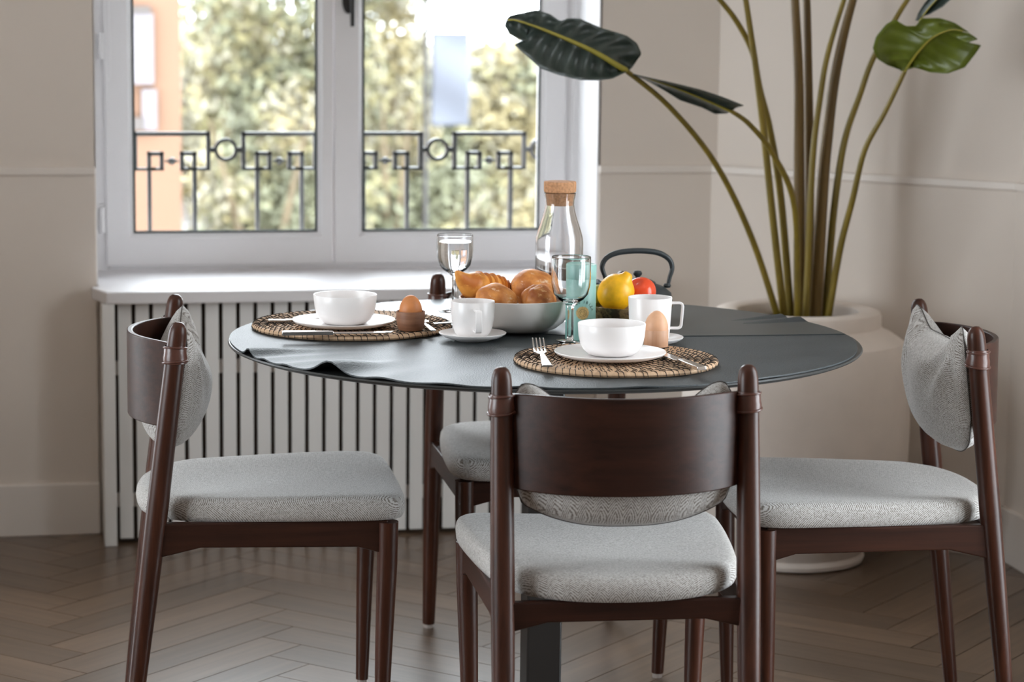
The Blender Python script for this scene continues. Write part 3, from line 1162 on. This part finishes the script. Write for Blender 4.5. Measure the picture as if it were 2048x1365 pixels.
EZ = .053
v, f = [(0, EZ)], []
N = 96
for i in range(N):
    a = 2 * PI * i / N
    r_ = .0118 * (1 + (.10 if i % 4 < 2 else -.04))
    v.append((r_ * math.cos(a), EZ + r_ * math.sin(a)))
    v.append((.55 * r_ * math.cos(a), EZ + .55 * r_ * math.sin(a)))
for i in range(N):
    k = (i + 1) % N
    f.append((1 + 2 * i, 1 + 2 * k, 2 + 2 * k, 2 + 2 * i))
    f.append((2 + 2 * i, 2 + 2 * k, 0))
wrap_print(v, f, 'sun_emblem', MT['gold'], .0005)
v, f = [], []
for ri, ro in ((.0066, .0074), (.0038, .0044)):
    o0 = len(v)
    for i in range(48):
        a = 2 * PI * i / 48
        v += [(ri * math.cos(a), EZ + ri * math.sin(a)), (ro * math.cos(a), EZ + ro * math.sin(a))]
    for i in range(48):
        k = (i + 1) % 48
        f.append((o0 + 2 * i, o0 + 2 * k, o0 + 2 * k + 1, o0 + 2 * i + 1))
wrap_print(v, f, 'emblem_rings', MT['stalk'], .0008)


def glyph(ch, size):
    cu = bpy.data.curves.new('glyph', 'FONT')
    cu.body = ch
    cu.size = size
    cu.align_x = 'CENTER'
    ob = bpy.data.objects.new('glyph', cu)
    col.objects.link(ob)
    bpy.context.view_layer.update()
    dg = bpy.context.evaluated_depsgraph_get()
    me = ob.evaluated_get(dg).to_mesh()
    v = [(p.co.x, p.co.y) for p in me.vertices]
    f = [tuple(p.vertices) for p in me.polygons]
    ob.evaluated_get(dg).to_mesh_clear()
    bpy.data.objects.remove(ob)
    bpy.data.curves.remove(cu)
    return v, f


def arc_text(letters, r, a_start, step, size, name):
    V, Fc = [], []
    a = a_start
    for ch, adv in letters:
        if ch != ' ':
            v, f = glyph(ch, size)
            o0 = len(V)
            for x, y in v:
                px, py = x, r + y
                V.append((px * math.cos(a) - py * math.sin(a), EZ + px * math.sin(a) + py * math.cos(a)))
            Fc += [tuple(q + o0 for q in p) for p in f]
        a -= step * adv
    wrap_print(V, Fc, name, MT['ink'], .0006)


arc_text([('d', 1), ('e', .9), (' ', .8), ('I', 1.0), ('B', 1.1), ('I', 1.0), ('Z', 1.1), ('A', 1.0)], .0185, .62, .275, .0078, 'lettering')
wrap_print([(-.007, .0225), (.005, .0225), (.005, .0237), (-.007, .0237)], [(0, 1, 2, 3)], 'small_print', MT['ink'], .0005)

# fruit bowl and fruit
FB = (1.128, 4.470)
thing(MB().lathe([(0, 0), (.036, 0), (.040, .002), (.058, .010), (.072, .026), (.080, .048), (.081, .052), (.0795, .0525), (.0765, .048), (.068, .027), (.054, .013), (.036, .006), (0, .005)], 72), 'fruit_bowl', MT['fruitbowl'], (*FB, ZO), 'brown and gold patterned bowl of fruit behind the mug', 'bowl')
pr = []
for i in range(33):
    t_ = i / 32
    a = PI * t_
    zz = -.036 * math.cos(a)
    r_ = .0345 * math.sin(a) ** .86
    if t_ > .86:
        r_ = max(r_ * (1 - (t_ - .86) * 1.5), .0105 * (1 - ((t_ - .86) / .14) ** 4))
        zz += .010 * smin((t_ - .84) / .14)
    pr.append((max(r_, 0), zz))
o = MB().lathe(pr, 40).build('lemon', MT['lemon'])
o.location = (1.094, 4.452, .832)
o.rotation_euler = (math.radians(10), math.radians(32), math.radians(-8))
tag(o, 'yellow lemon with its tip up in the fruit bowl', 'lemon')
t = empty('tomato', (1.152, 4.490, .828), 0, 'red tomato beside the lemon in the fruit bowl', 'tomato')
pr = [(max(.031 * math.sin(PI * i / 24) ** .92, 0), -.026 * math.cos(PI * i / 24) - (.004 * max(0, i - 21) / 3)) for i in range(25)]
MB().lathe(pr, 40).xform(Matrix.Rotation(-.5, 4, 'Y') @ Matrix.Rotation(.4, 4, 'X')).build('body', MT['tomato'], t)
m = MB()
for k in range(5):
    a = 2 * PI * k / 5
    m.tube([(0, 0, 0), (.006 * math.cos(a), .006 * math.sin(a), .0025), (.011 * math.cos(a), .011 * math.sin(a), .001)], [.0014, .0012, .0004], 6)
m.tube([(0, 0, 0), (.001, 0, .006)], .0013, 6)
m.xform(Matrix.Translation((-.030, -.012, .002)) @ Matrix.Rotation(-1.3, 4, 'Y')).build('calyx', MT['stalk'], t)
o = lump('lime', MT['lime'], (1.066, 4.496, .820), .026, .021, .021, (0, -.5, .4), 2.2, 'green lime leaning out behind the mint tin', 'lime', .03)

# teapot
TQ = (1.197, 4.690)
t = empty('iron_teapot', (*TQ, ZO), 0, 'black cast iron teapot with an arched handle behind the fruit', 'teapot')
MB().lathe([(0, 0), (.045, 0), (.050, .003), (.066, .016), (.0715, .032), (.068, .048), (.054, .059), (.040, .0645), (.036, .0655), (.034, .063), (0, .062)], 64).build('body', MT['iron'], t)
ld = MB().lathe([(.0355, .0655), (.037, .068), (.028, .073), (.012, .0765), (0, .077)], 48).build('lid', MT['iron'], t)
MB().lathe([(0, .0765), (.0045, .0765), (.0042, .079), (.0085, .083), (.0092, .087), (.0065, .091), (0, .092)], 24).build('knob', MT['iron'], ld)
MB().tube(smooth_path([(-.052, -.018, .038), (-.074, -.026, .050), (-.086, -.030, .066), (-.094, -.033, .074)], 6), [.013 - .006 * i / 18 for i in range(19)], 16).build('spout', MT['iron'], t)
hp = [(-.062, .004, .070), (-.067, .003, .090), (-.073, .002, .112), (-.064, .001, .132), (-.040, 0, .1435), (.0, 0, .147), (.040, 0, .1425), (.064, -.001, .128), (.071, -.002, .108), (.066, -.003, .086), (.062, -.004, .066)]
hp = smooth_path([(x_, y_, z_ * .895) for x_, y_, z_ in hp], 6)
MB().tube(hp, [.0036 + .0022 * math.sin(PI * i / (len(hp) - 1)) for i in range(len(hp))], 14).build('handle', MT['iron'], t)
for s_ in (-1, 1):
    MB().lathe([(0, -.005), (.006, -.004), (.008, 0), (.006, .004), (0, .005)], 16, (s_ * .061, -s_ * .004, .061)).build('lug', MT['iron'], t)


# cutlery
def strip(path, widths, th, n=1):
    v, f = [], []
    for (x, y, z), wd in zip(path, widths):
        v += [(x - wd, y, z - th), (x + wd, y, z - th), (x + wd, y, z + th), (x - wd, y, z + th)]
    m_ = len(path)
    for i in range(m_ - 1):
        for k in range(4):
            k2 = (k + 1) % 4
            f.append((i * 4 + k, i * 4 + k2, i * 4 + 4 + k2, i * 4 + 4 + k))
    f += [(0, 1, 2, 3)[::-1], tuple((m_ - 1) * 4 + k for k in range(4))]
    return v, f


def fork(loc, rz, label, tip=.024):
    m = MB()
    m.add(*strip([(0, 0, .004), (0, .03, .0035), (0, .075, .006), (0, .105, .008), (0, .125, .006), (0, .14, .007)], [.0085, .0080, .0055, .0038, .007, .0112], .0016))
    for k in range(4):
        x = -.0096 + .0064 * k
        p = smooth_path([(x, .138, .0068), (x, .155, .0095), (x, .175, .016), (x, .192, tip)], 4)
        m.add(*strip([tuple(q) for q in p], [.0021 - .0010 * i / (len(p) - 1) for i in range(len(p))], .0011))
    o = m.build('fork', MT['steel'], bevel=.0006)
    o.location = loc
    o.rotation_euler = (0, 0, rz)
    return tag(o, label, 'fork', 'steel forks')


def knife(loc, rz, label):
    m = MB()
    m.add(*strip([(0, 0, .0045), (0, .004, .0045), (0, .05, .0045), (0, .085, .0045), (0, .095, .004)], [.0078, .0092, .0085, .0068, .0052], .0034))
    m.add(*strip([(0, .095, .004), (.001, .105, .004), (.002, .15, .0042), (.002, .185, .0044), (-.001, .203, .0046), (-.006, .208, .0048)], [.0045, .0085, .0095, .0090, .0055, .0006], .0010))
    o = m.build('knife', MT['steel'], bevel=.0007)
    o.location = loc
    o.rotation_euler = (0, 0, rz)
    return tag(o, label, 'knife', 'steel table knives')


def spoon(loc, rz, label, L=.13):
    m = MB()
    m.add(*strip([(0, 0, .0030), (0, L * .4, .0045), (0, L * .68, .0050), (0, L * .74, .0036)], [.0052, .0036, .0022, .0030], .0011))

    def bw(u, w_):
        a = 2 * PI * u
        r_ = w_
        return (.0135 * r_ * math.cos(a) * (1 - .12 * math.sin(a)), L * .86 + .021 * r_ * math.sin(a), .0012 + .0050 * r_ * r_)
    m.grid(bw, 28, 6, wrapu=True)
    o = m.build('teaspoon', MT['steel'])
    sd = o.modifiers.new('solid', 'SOLIDIFY')
    sd.thickness = .0009
    o.location = loc
    o.rotation_euler = (0, 0, rz)
    return tag(o, label, 'spoon', 'steel teaspoons')


fork((.858, 3.968, ZM), math.radians(-7), 'steel fork at the side of the plate, tines raised')
knife((1.112, 3.905, ZM), math.radians(8), 'steel knife across the placemat rim, pointing to the pale egg cup')
knife((.452, 4.412, ZM), math.radians(-92), 'steel knife laid flat along the rim of the placemat below the brown egg')
fork((.446, 4.602, ZM - .001), math.radians(-92), 'steel fork half hidden behind the plate by the rippled edge', .02)
spoon((.737, 4.425, ZM), math.radians(2), 'steel teaspoon beside the brown egg cup')
spoon((.754, 4.520, ZM), math.radians(-85), 'steel teaspoon behind the teacup')
spoon((1.048, 4.262, ZC), math.radians(48), 'steel teaspoon behind the white bowl, next to the empty glass foot', .12)

# ------------------------------------------------------------------ potted plant
PP = (1.86, 5.68)
pl = empty('potted_plant', (PP[0], PP[1], 0), 0, 'tall banana-leaf plant in a large cream pot by the corner wall', 'plant')
MB().lathe([(0, 0), (.165, 0), (.178, .004), (.182, .014), (.178, .026), (.205, .06), (.245, .11), (.272, .18), (.283, .26), (.284, .36), (.279, .46), (.272, .530), (.262, .556), (.235, .574), (.213, .584), (.206, .592), (.206, .618), (.202, .627), (.192, .631), (.158, .631), (.150, .627), (.146, .618), (.146, .57), (0, .57)], 96).build('pot', MT['pot'], pl, angle=35)
MB().lathe([(0, .608), (.08, .606), (.146, .600)], 48).build('soil', MT['soil'], pl)
STEMS = [
 ([(1.808, 5.66, 0.631), (1.712, 5.593, 0.812), (1.595, 5.518, 0.999), (1.462, 5.452, 1.137), (1.34, 5.4, 1.225)], 0.0075, 0.0055),
 ([(1.845, 5.63, 0.641), (1.803, 5.549, 0.888), (1.732, 5.502, 1.021), (1.661, 5.469, 1.096), (1.609, 5.45, 1.129)], 0.0075, 0.005),
 ([(1.85, 5.7, 0.631), (1.808, 5.676, 0.901), (1.77, 5.66, 1.073), (1.739, 5.65, 1.17), (1.715, 5.642, 1.261), (1.673, 5.634, 1.332), (1.627, 5.628, 1.385), (1.568, 5.62, 1.443), (1.48, 5.6, 1.53)], 0.0085, 0.005),
 ([(1.824, 5.67, 0.636), (1.779, 5.651, 0.867), (1.747, 5.634, 1.063), (1.719, 5.621, 1.219), (1.707, 5.616, 1.279), (1.684, 5.606, 1.386), (1.666, 5.6, 1.456), (1.62, 5.58, 1.62)], 0.0085, 0.006),
 ([(1.862, 5.67, 0.635), (1.85, 5.675, 1.024), (1.844, 5.677, 1.206), (1.83, 5.679, 1.387), (1.822, 5.68, 1.483), (1.79, 5.66, 1.85)], 0.013, 0.008),
 ([(1.895, 5.7, 0.631), (1.891, 5.706, 0.898), (1.886, 5.71, 1.07), (1.881, 5.713, 1.205), (1.873, 5.718, 1.387), (1.866, 5.72, 1.484), (1.85, 5.70, 1.95)], 0.011, 0.008),
 ([(1.868, 5.64, 0.639), (1.871, 5.632, 0.99), (1.884, 5.628, 1.148), (1.899, 5.625, 1.256), (1.935, 5.622, 1.388), (1.966, 5.62, 1.472), (2.03, 5.58, 1.65)], 0.0075, 0.005),
 ([(1.9, 5.66, 0.636), (1.908, 5.66, 0.926), (1.917, 5.66, 1.061), (1.929, 5.66, 1.183), (1.948, 5.66, 1.292), (1.971, 5.66, 1.389), (1.999, 5.66, 1.485), (2.07, 5.6, 1.80)], 0.014, 0.008),
 ([(1.934, 5.69, 0.632), (1.941, 5.674, 0.839), (1.952, 5.662, 0.988), (1.966, 5.655, 1.074), (1.992, 5.647, 1.159), (2.019, 5.64, 1.245), (2.07, 5.631, 1.342), (2.098, 5.626, 1.39), (2.139, 5.62, 1.451), (2.2, 5.56, 1.55)], 0.0085, 0.005),
 ([(1.92, 5.63, 0.643), (1.933, 5.589, 0.786), (1.948, 5.551, 0.911), (1.962, 5.514, 1.034), (1.998, 5.483, 1.125), (2.032, 5.45, 1.224)], 0.008, 0.0055),
]
LO = Vector((PP[0], PP[1], 0))
for k, (pts, ra, rb) in enumerate(STEMS):
    p = [Vector(q) - LO for q in pts]
    p[0].z = .596
    pa = smooth_path(p, 6)
    n = len(pa)
    MB().tube(pa, [(ra * 1.15) + (rb - ra * 1.15) * (i / (n - 1)) for i in range(n)], 12).build('stem', MT['stem2' if k in (4, 5, 7) else 'stem'], pl)


def resample(pts, n):
    pts = [Vector(p) for p in pts]
    L = [0]
    for a, b in zip(pts, pts[1:]):
        L.append(L[-1] + (b - a).length)
    out = []
    for i in range(n):
        t_ = L[-1] * i / (n - 1)
        for k in range(len(pts) - 1):
            if t_ <= L[k + 1] + 1e-9:
                u = (t_ - L[k]) / max(1e-9, L[k + 1] - L[k])
                out.append(pts[k].lerp(pts[k + 1], u))
                break
    return out


def leaf(mid, up, low, mat, ribr, ripple=.005):
    n = 60
    M_ = resample(smooth_path(mid, 8), n)
    U_ = resample(up, n)
    L_ = resample(low, n)
    m = MB()
    v, f = [], []
    NW = 8
    for i in range(n):
        row = []
        for j in range(-NW, NW + 1):
            e = (U_ if j > 0 else L_)[i]
            t_ = abs(j) / NW
            p = M_[i].lerp(e, t_)
            wav = math.sin(i * .9 + t_ * 3.0) * ripple * math.sin(PI * min(1, t_ * 1.0)) * .6
            p = p + Vector((0, 1, 0)) * (wav + .018 * math.sin(PI * t_))
            row.append(p - LO)
        v += row
    W = 2 * NW + 1
    for i in range(n - 1):
        for j in range(W - 1):
            a = i * W + j
            f.append((a, a + 1, a + W + 1, a + W))
    o = m.add(v, f).build('leaf', mat, pl, angle=80)
    sd = o.modifiers.new('solid', 'SOLIDIFY')
    sd.thickness = .0012
    rib = [p - LO + Vector((0, -.003, 0)) for p in M_]
    MB().tube(rib, [ribr * (1 - .75 * i / (n - 1)) for i in range(n)], 8).build('midrib', MT['rib'], o)
    return o


A_mid = [(1.34, 5.4, 1.225), (1.325, 5.391, 1.232), (1.249, 5.365, 1.271), (1.149, 5.333, 1.31), (1.071, 5.308, 1.335), (1.046, 5.3, 1.337)]
A_up = [(1.350, 5.41, 1.222), (1.366, 5.44, 1.229), (1.386, 5.43, 1.261), (1.374, 5.424, 1.284), (1.348, 5.417, 1.302), (1.279, 5.4, 1.321), (1.23, 5.388, 1.34), (1.199, 5.38, 1.341), (1.181, 5.376, 1.334), (1.156, 5.369, 1.35), (1.125, 5.361, 1.359), (1.095, 5.354, 1.354), (1.059, 5.345, 1.345), (1.042, 5.34, 1.331)]
A_low = [(1.337, 5.38, 1.222), (1.303, 5.37, 1.207), (1.272, 5.362, 1.203), (1.223, 5.349, 1.204), (1.173, 5.335, 1.215), (1.127, 5.322, 1.23), (1.093, 5.31, 1.258), (1.062, 5.299, 1.282), (1.092, 5.29, 1.29), (1.07, 5.284, 1.295), (1.046, 5.276, 1.307), (1.034, 5.27, 1.324)]
leaf(A_mid, A_up, A_low, MT['leaf'], .0072, .011)
B_mid = [(1.609, 5.45, 1.127), (1.554, 5.439, 1.15), (1.477, 5.423, 1.179), (1.413, 5.41, 1.2), (1.363, 5.4, 1.215)]
B_up = [(1.624, 5.4, 1.145), (1.564, 5.391, 1.167), (1.514, 5.384, 1.182), (1.439, 5.373, 1.199), (1.39, 5.366, 1.209), (1.351, 5.36, 1.217)]
B_low = [(1.615, 5.5, 1.121), (1.582, 5.493, 1.12), (1.549, 5.485, 1.135), (1.49, 5.471, 1.153), (1.451, 5.46, 1.175), (1.412, 5.45, 1.195), (1.371, 5.44, 1.212)]
leaf(B_mid, B_up, B_low, MT['leaf'], .003, .004)
C_mid = [(2.032, 5.45, 1.224), (2.045, 5.405, 1.269), (2.065, 5.363, 1.305), (2.092, 5.325, 1.323), (2.113, 5.3, 1.321)]
C_up = [(2.035, 5.47, 1.224), (1.991, 5.457, 1.237), (1.962, 5.447, 1.252), (1.946, 5.438, 1.277), (1.95, 5.428, 1.306), (1.969, 5.415, 1.334), (1.987, 5.407, 1.346), (2.011, 5.397, 1.33), (2.033, 5.389, 1.331), (2.042, 5.381, 1.349), (2.082, 5.366, 1.35), (2.115, 5.353, 1.339), (2.145, 5.34, 1.318)]
C_low = [(2.026, 5.42, 1.228), (2.042, 5.411, 1.234), (2.073, 5.393, 1.223), (2.109, 5.373, 1.221), (2.143, 5.353, 1.236), (2.159, 5.335, 1.266), (2.169, 5.321, 1.289), (2.128, 5.306, 1.294), (2.149, 5.293, 1.303), (2.121, 5.28, 1.317)]
leaf(C_mid, C_up, C_low, MT['leaf2'], .0035, .004)
D_mid = [(2.074, 5.48, 1.341), (2.087, 5.452, 1.373), (2.104, 5.426, 1.4), (2.14, 5.38, 1.438)]
D_up = [(2.079, 5.5, 1.343), (2.076, 5.488, 1.361), (2.082, 5.471, 1.381), (2.097, 5.442, 1.414), (2.135, 5.4, 1.444)]
D_low = [(2.073, 5.47, 1.35), (2.091, 5.452, 1.358), (2.112, 5.428, 1.375), (2.127, 5.405, 1.397), (2.142, 5.37, 1.436)]
leaf(D_mid, D_up, D_low, MT['leaf'], .002, .002)


def free_leaf(base, tip, wd):
    b, t_ = Vector(base), Vector(tip)
    d = t_ - b
    side = d.cross(Vector((0, 1, .3))).normalized()
    mid = [b, b + d * .35 + Vector((0, 0, .03)), b + d * .7 + Vector((0, 0, .02)), t_]
    up = [b] + [b + d * s_ + side * wd * q + Vector((0, 0, .01)) for s_, q in ((.0, .5), (.15, .9), (.4, 1), (.7, .8), (.92, .35))] + [t_]
    lo = [b] + [b + d * s_ - side * wd * q for s_, q in ((.0, .5), (.15, .9), (.4, 1), (.7, .8), (.92, .35))] + [t_]
    leaf(mid, up, lo, MT['leaf'], .005, .006)


free_leaf((1.48, 5.60, 1.53), (1.18, 5.45, 1.66), .085)
free_leaf((1.62, 5.58, 1.62), (1.45, 5.40, 1.95), .09)
free_leaf((1.79, 5.66, 1.85), (1.66, 5.45, 2.25), .11)
free_leaf((1.85, 5.70, 1.95), (1.90, 5.55, 2.40), .11)
free_leaf((2.03, 5.58, 1.65), (2.15, 5.35, 1.92), .085)
free_leaf((2.07, 5.60, 1.80), (2.12, 5.35, 2.2), .10)
free_leaf((2.20, 5.56, 1.55), (2.26, 5.28, 1.68), .07)

# ------------------------------------------------------------------ balcony railing
YR = 6.75
ral = empty('balcony_railing', (0, YR, 0), 0, 'dark iron balcony railing with rings and square scrolls outside the window', 'railing')


def bar(parts, name='bar', parent=ral):
    m = MB()
    for a in parts:
        m.box(*a)
    return m.build(name, MT['rail'], parent, smooth=False, bevel=.0015)


U = .298
D = .011
for k in range(-2, 6):
    x0 = .282 + U * k
    x1 = x0 + .212
    tb_, bb = 1.006, .899
    w_ = .0115
    fr = bar([(x0, x1, -D, D, tb_ - w_, tb_), (x0, x0 + w_, -D, D, bb, tb_), (x1 - w_, x1, -D, D, bb, tb_), (x0, x0 + .064, -D, D, bb, bb + w_ * .7), (x1 - .064, x1, -D, D, bb, bb + w_ * .7)], 'meander_frame')
    for s_ in (0, 1):
        a = x0 + .038 if s_ == 0 else x1 - .038 - .046
        b = a + .046
        bar([(a, b, -D, D, .940, .951), (a, b, -D, D, bb, bb + w_ * .7), (a, a + w_, -D, D, bb, .951), (b - w_, b, -D, D, bb, .951)], 'square_scroll')
        xb = a if s_ == 0 else b - w_
        bar([(xb, xb + w_, -D, D, .10, bb)], 'baluster')
    xm = (x0 + x1) / 2
    MB().lathe([(0, -.011), (.008, -.008), (.011, 0), (.008, .008), (0, .011)], 20, (xm, 0, .925)).build('bead', MT['rail'], ral)
    MB().box(xm - .018, xm + .018, -.003, .003, .922, .928).build('link', MT['rail'], ral, smooth=False)
    xr = x1 + (U - .212) / 2
    m = MB()
    m.lathe([(.0235, -D), (.0325, -D), (.0325, D), (.0235, D)], 40, closed=True)
    m.xform(Matrix.Translation((xr, 0, .956)) @ Matrix.Rotation(PI / 2, 4, 'X'))
    m.box(x1 - .002, xr - .030, -.006, .006, .949, .963)
    m.box(xr + .030, xr + U / 2 - .106 + .002, -.006, .006, .949, .963)
    m.build('ring', MT['rail'], ral)
bar([(-.4, 2.1, -D, D, .08, .10)], 'bottom_rail')
struct(MB().box(-.6, 2.6, YW + .5, YR + .12, -.12, .079).build('balcony_slab', MT['street'], smooth=False))

# ------------------------------------------------------------------ outside
GZ = -4.2
struct(MB().box(-40, 60, 7.2, 90, GZ - .2, GZ).build('street_ground', MT['street'], smooth=False))
b1 = empty('orange_house', (0, 14.0, GZ), 0, 'orange rendered house with pale shutters across the street', 'building')
MB().box(-3.2, .86, 0, 6, 0, 8).build('wall', MT['facade_o'], b1, smooth=False)


def opening(x0, x1, z0, z1, parent, mat, yy=-.05):
    o = MB().box(x0, x1, yy, .02, z0 - GZ, z1 - GZ).build('shutter', mat, parent, smooth=False)
    return o


opening(.2, .705, .86, 1.26, b1, MT['facade_w'])
opening(.2, .69, 1.26, 1.30, b1, MT['facade_d'], -.06)
opening(.637, .721, .60, .83, b1, MT['facade_w'])
opening(.5, .645, .60, .67, b1, MT['facade_d'], -.06)
opening(-1.4, -.3, -.2, 1.1, b1, MT['facade_w'])
opening(-1.4, -.3, 2.4, 3.7, b1, MT['facade_w'])
opening(-.05, .6, 2.4, 3.7, b1, MT['facade_w'])
MB().box(-3.2, .92, -.12, 0, -.95 - GZ, -.80 - GZ).build('string_course', MT['facade_o'], b1, smooth=False)
b2 = empty('cream_house', (0, 60.0, GZ), 0, 'pale cream house front far behind the trees', 'building')
MB().box(-4.0, 26.0, 0, 6, 0, 4.2).build('wall', MT['facade_c'], b2, smooth=False)
for i in range(14):
    for j in range(2):
        MB().box(-2.5 + 2.0 * i, -1.6 + 2.0 * i, -.06, .02, .7 + 1.8 * j, 1.8 + 1.8 * j).build('window', MT['facade_d'], b2, smooth=False)
t = empty('street_banner', (2.95, 18.0, GZ), 0, 'pale blue street banner hanging among the trees', 'banner')
MB().tube([(-.02, 0, 0), (-.02, 0, 5.6)], .02, 12).build('pole', MT['black'], t)
MB().tube([(-.02, 0, 5.32), (.36, 0, 5.32)], .010, 8).build('arm', MT['black'], t)


def bnr(u, w_):
    return (.02 + .29 * u, .02 * math.sin(w_ * 7 + u * 2), 4.60 + .70 * w_)


o = MB().grid(bnr, 10, 24).build('cloth', MT['banner'], t)
sd = o.modifiers.new('solid', 'SOLIDIFY')
sd.thickness = .01


def tree(x, y, zc, blobs, mats, nleaf, label, size, k=1.0):
    x, y, zc = x * k, y * k, 1.396 + (zc - 1.396) * k
    blobs = [(a * k, b * k, 1.396 + (c - 1.396) * k, r * k) for a, b, c, r in blobs]
    zc = max(zc, -3.0)
    nleaf = nleaf / k / k
    t = empty('street_tree', (x, y, GZ), 0, label, 'tree', 'trees along the street')
    top = zc - GZ
    MB().tube([(0, 0, 0), (.05, .02, top * .4), (-.03, .0, top * .75), (.05, 0, top)], [.16, .12, .09, .04], 10).build('trunk', MT['bark'], t)
    for k in range(5):
        a = random.uniform(0, 2 * PI)
        MB().tube([(0, 0, top * .45), (.5 * math.cos(a), .5 * math.sin(a), top * .7), (1.0 * math.cos(a), 1.0 * math.sin(a), top * .95)], [.06, .04, .015], 8).build('branch', MT['bark'], t)
    me_mb = [MB() for _ in mats]
    for bx, by, bz, br in blobs:
        for i in range(int(nleaf * br * br)):
            d = Vector((random.gauss(0, 1), random.gauss(0, 1), random.gauss(0, 1))).normalized() * (br * random.uniform(.35, 1) ** .6)
            p = Vector((bx, by, bz - GZ)) + d * Vector((1, 1, .9)).length / 1.7
            nrm = (d.normalized() + Vector((random.gauss(0, .6), random.gauss(0, .6), random.gauss(0, .6) + .3))).normalized()
            a = nrm.orthogonal().normalized()
            b = nrm.cross(a)
            an = random.uniform(0, 2 * PI)
            a, b = a * math.cos(an) + b * math.sin(an), b * math.cos(an) - a * math.sin(an)
            s_ = size * random.uniform(.6, 1.4)
            q = [p - a * s_, p + b * s_ * .45, p + a * s_, p - b * s_ * .45]
            # patchy colour: leaves of one twig share a tone
            wn = noise.noise(p * 1.1 + Vector((x, 0, 0))) + random.gauss(0, .12)
            idx = 0 if wn < -.18 else 1 if wn < .05 else 2 if wn < .24 else 3
            me_mb[min(idx, len(mats) - 1)].add(q, [(0, 1, 2, 3)])
    for mb_, mt in zip(me_mb, mats):
        if mb_.v:
            o = mb_.build('foliage', mt, t, smooth=False)
            o['kind'] = 'stuff'
    return t


OL = [MT['fol2'], MT['fol1'], MT['fol4'], MT['fol3']]
tree(1.09, 11.5, .9, [(-.1, 0, .45, .28), (.1, 0, .75, .33), (-.08, .1, 1.1, .30), (.2, .1, .25, .35), (.05, 0, 1.45, .42), (.35, .2, 1.05, .28), (.1, .1, -.3, .5), (.15, .1, 2.1, .6)], OL, 17000, 'olive street tree beside the orange house', .062, 2.3)
tree(1.98, 13.4, .9, [(-.1, 0, .25, .30), (.05, 0, .75, .28), (-.02, .1, 1.15, .26), (.25, .1, .3, .30), (.1, 0, -.4, .6), (-.05, 0, 1.6, .4)], OL, 17000, 'yellowing street tree nearest the pale blue banner', .066, 2.2)
tree(3.55, 20.5, .2, [(-.5, 0, .2, .55), (.1, 0, .35, .50), (.55, .2, .15, .60), (.15, 0, -.5, .8), (1.0, 0, .5, .6), (-.9, 0, -.2, .6), (.45, .2, .75, .28), (.95, .1, 1.0, .30)], OL, 7500, 'light green street tree past the banner', .075, 1.6)
tree(3.2, 25.5, -.4, [(-1.6, 0, .2, .9), (-.4, 0, -.1, 1.0), (.9, 0, .0, 1.0), (2.2, 0, .1, 1.0), (3.3, 0, .2, 1.0), (-1.2, .3, 1.1, .6), (-.2, 0, -1.2, 1.4), (2.0, 0, -1.2, 1.4), (-2.2, .2, -.4, .8)], [MT['fol1'], MT['fol4'], MT['fol4'], MT['fol3']], 2600, 'distant pale green tree at the end of the street', .13, 1.7)
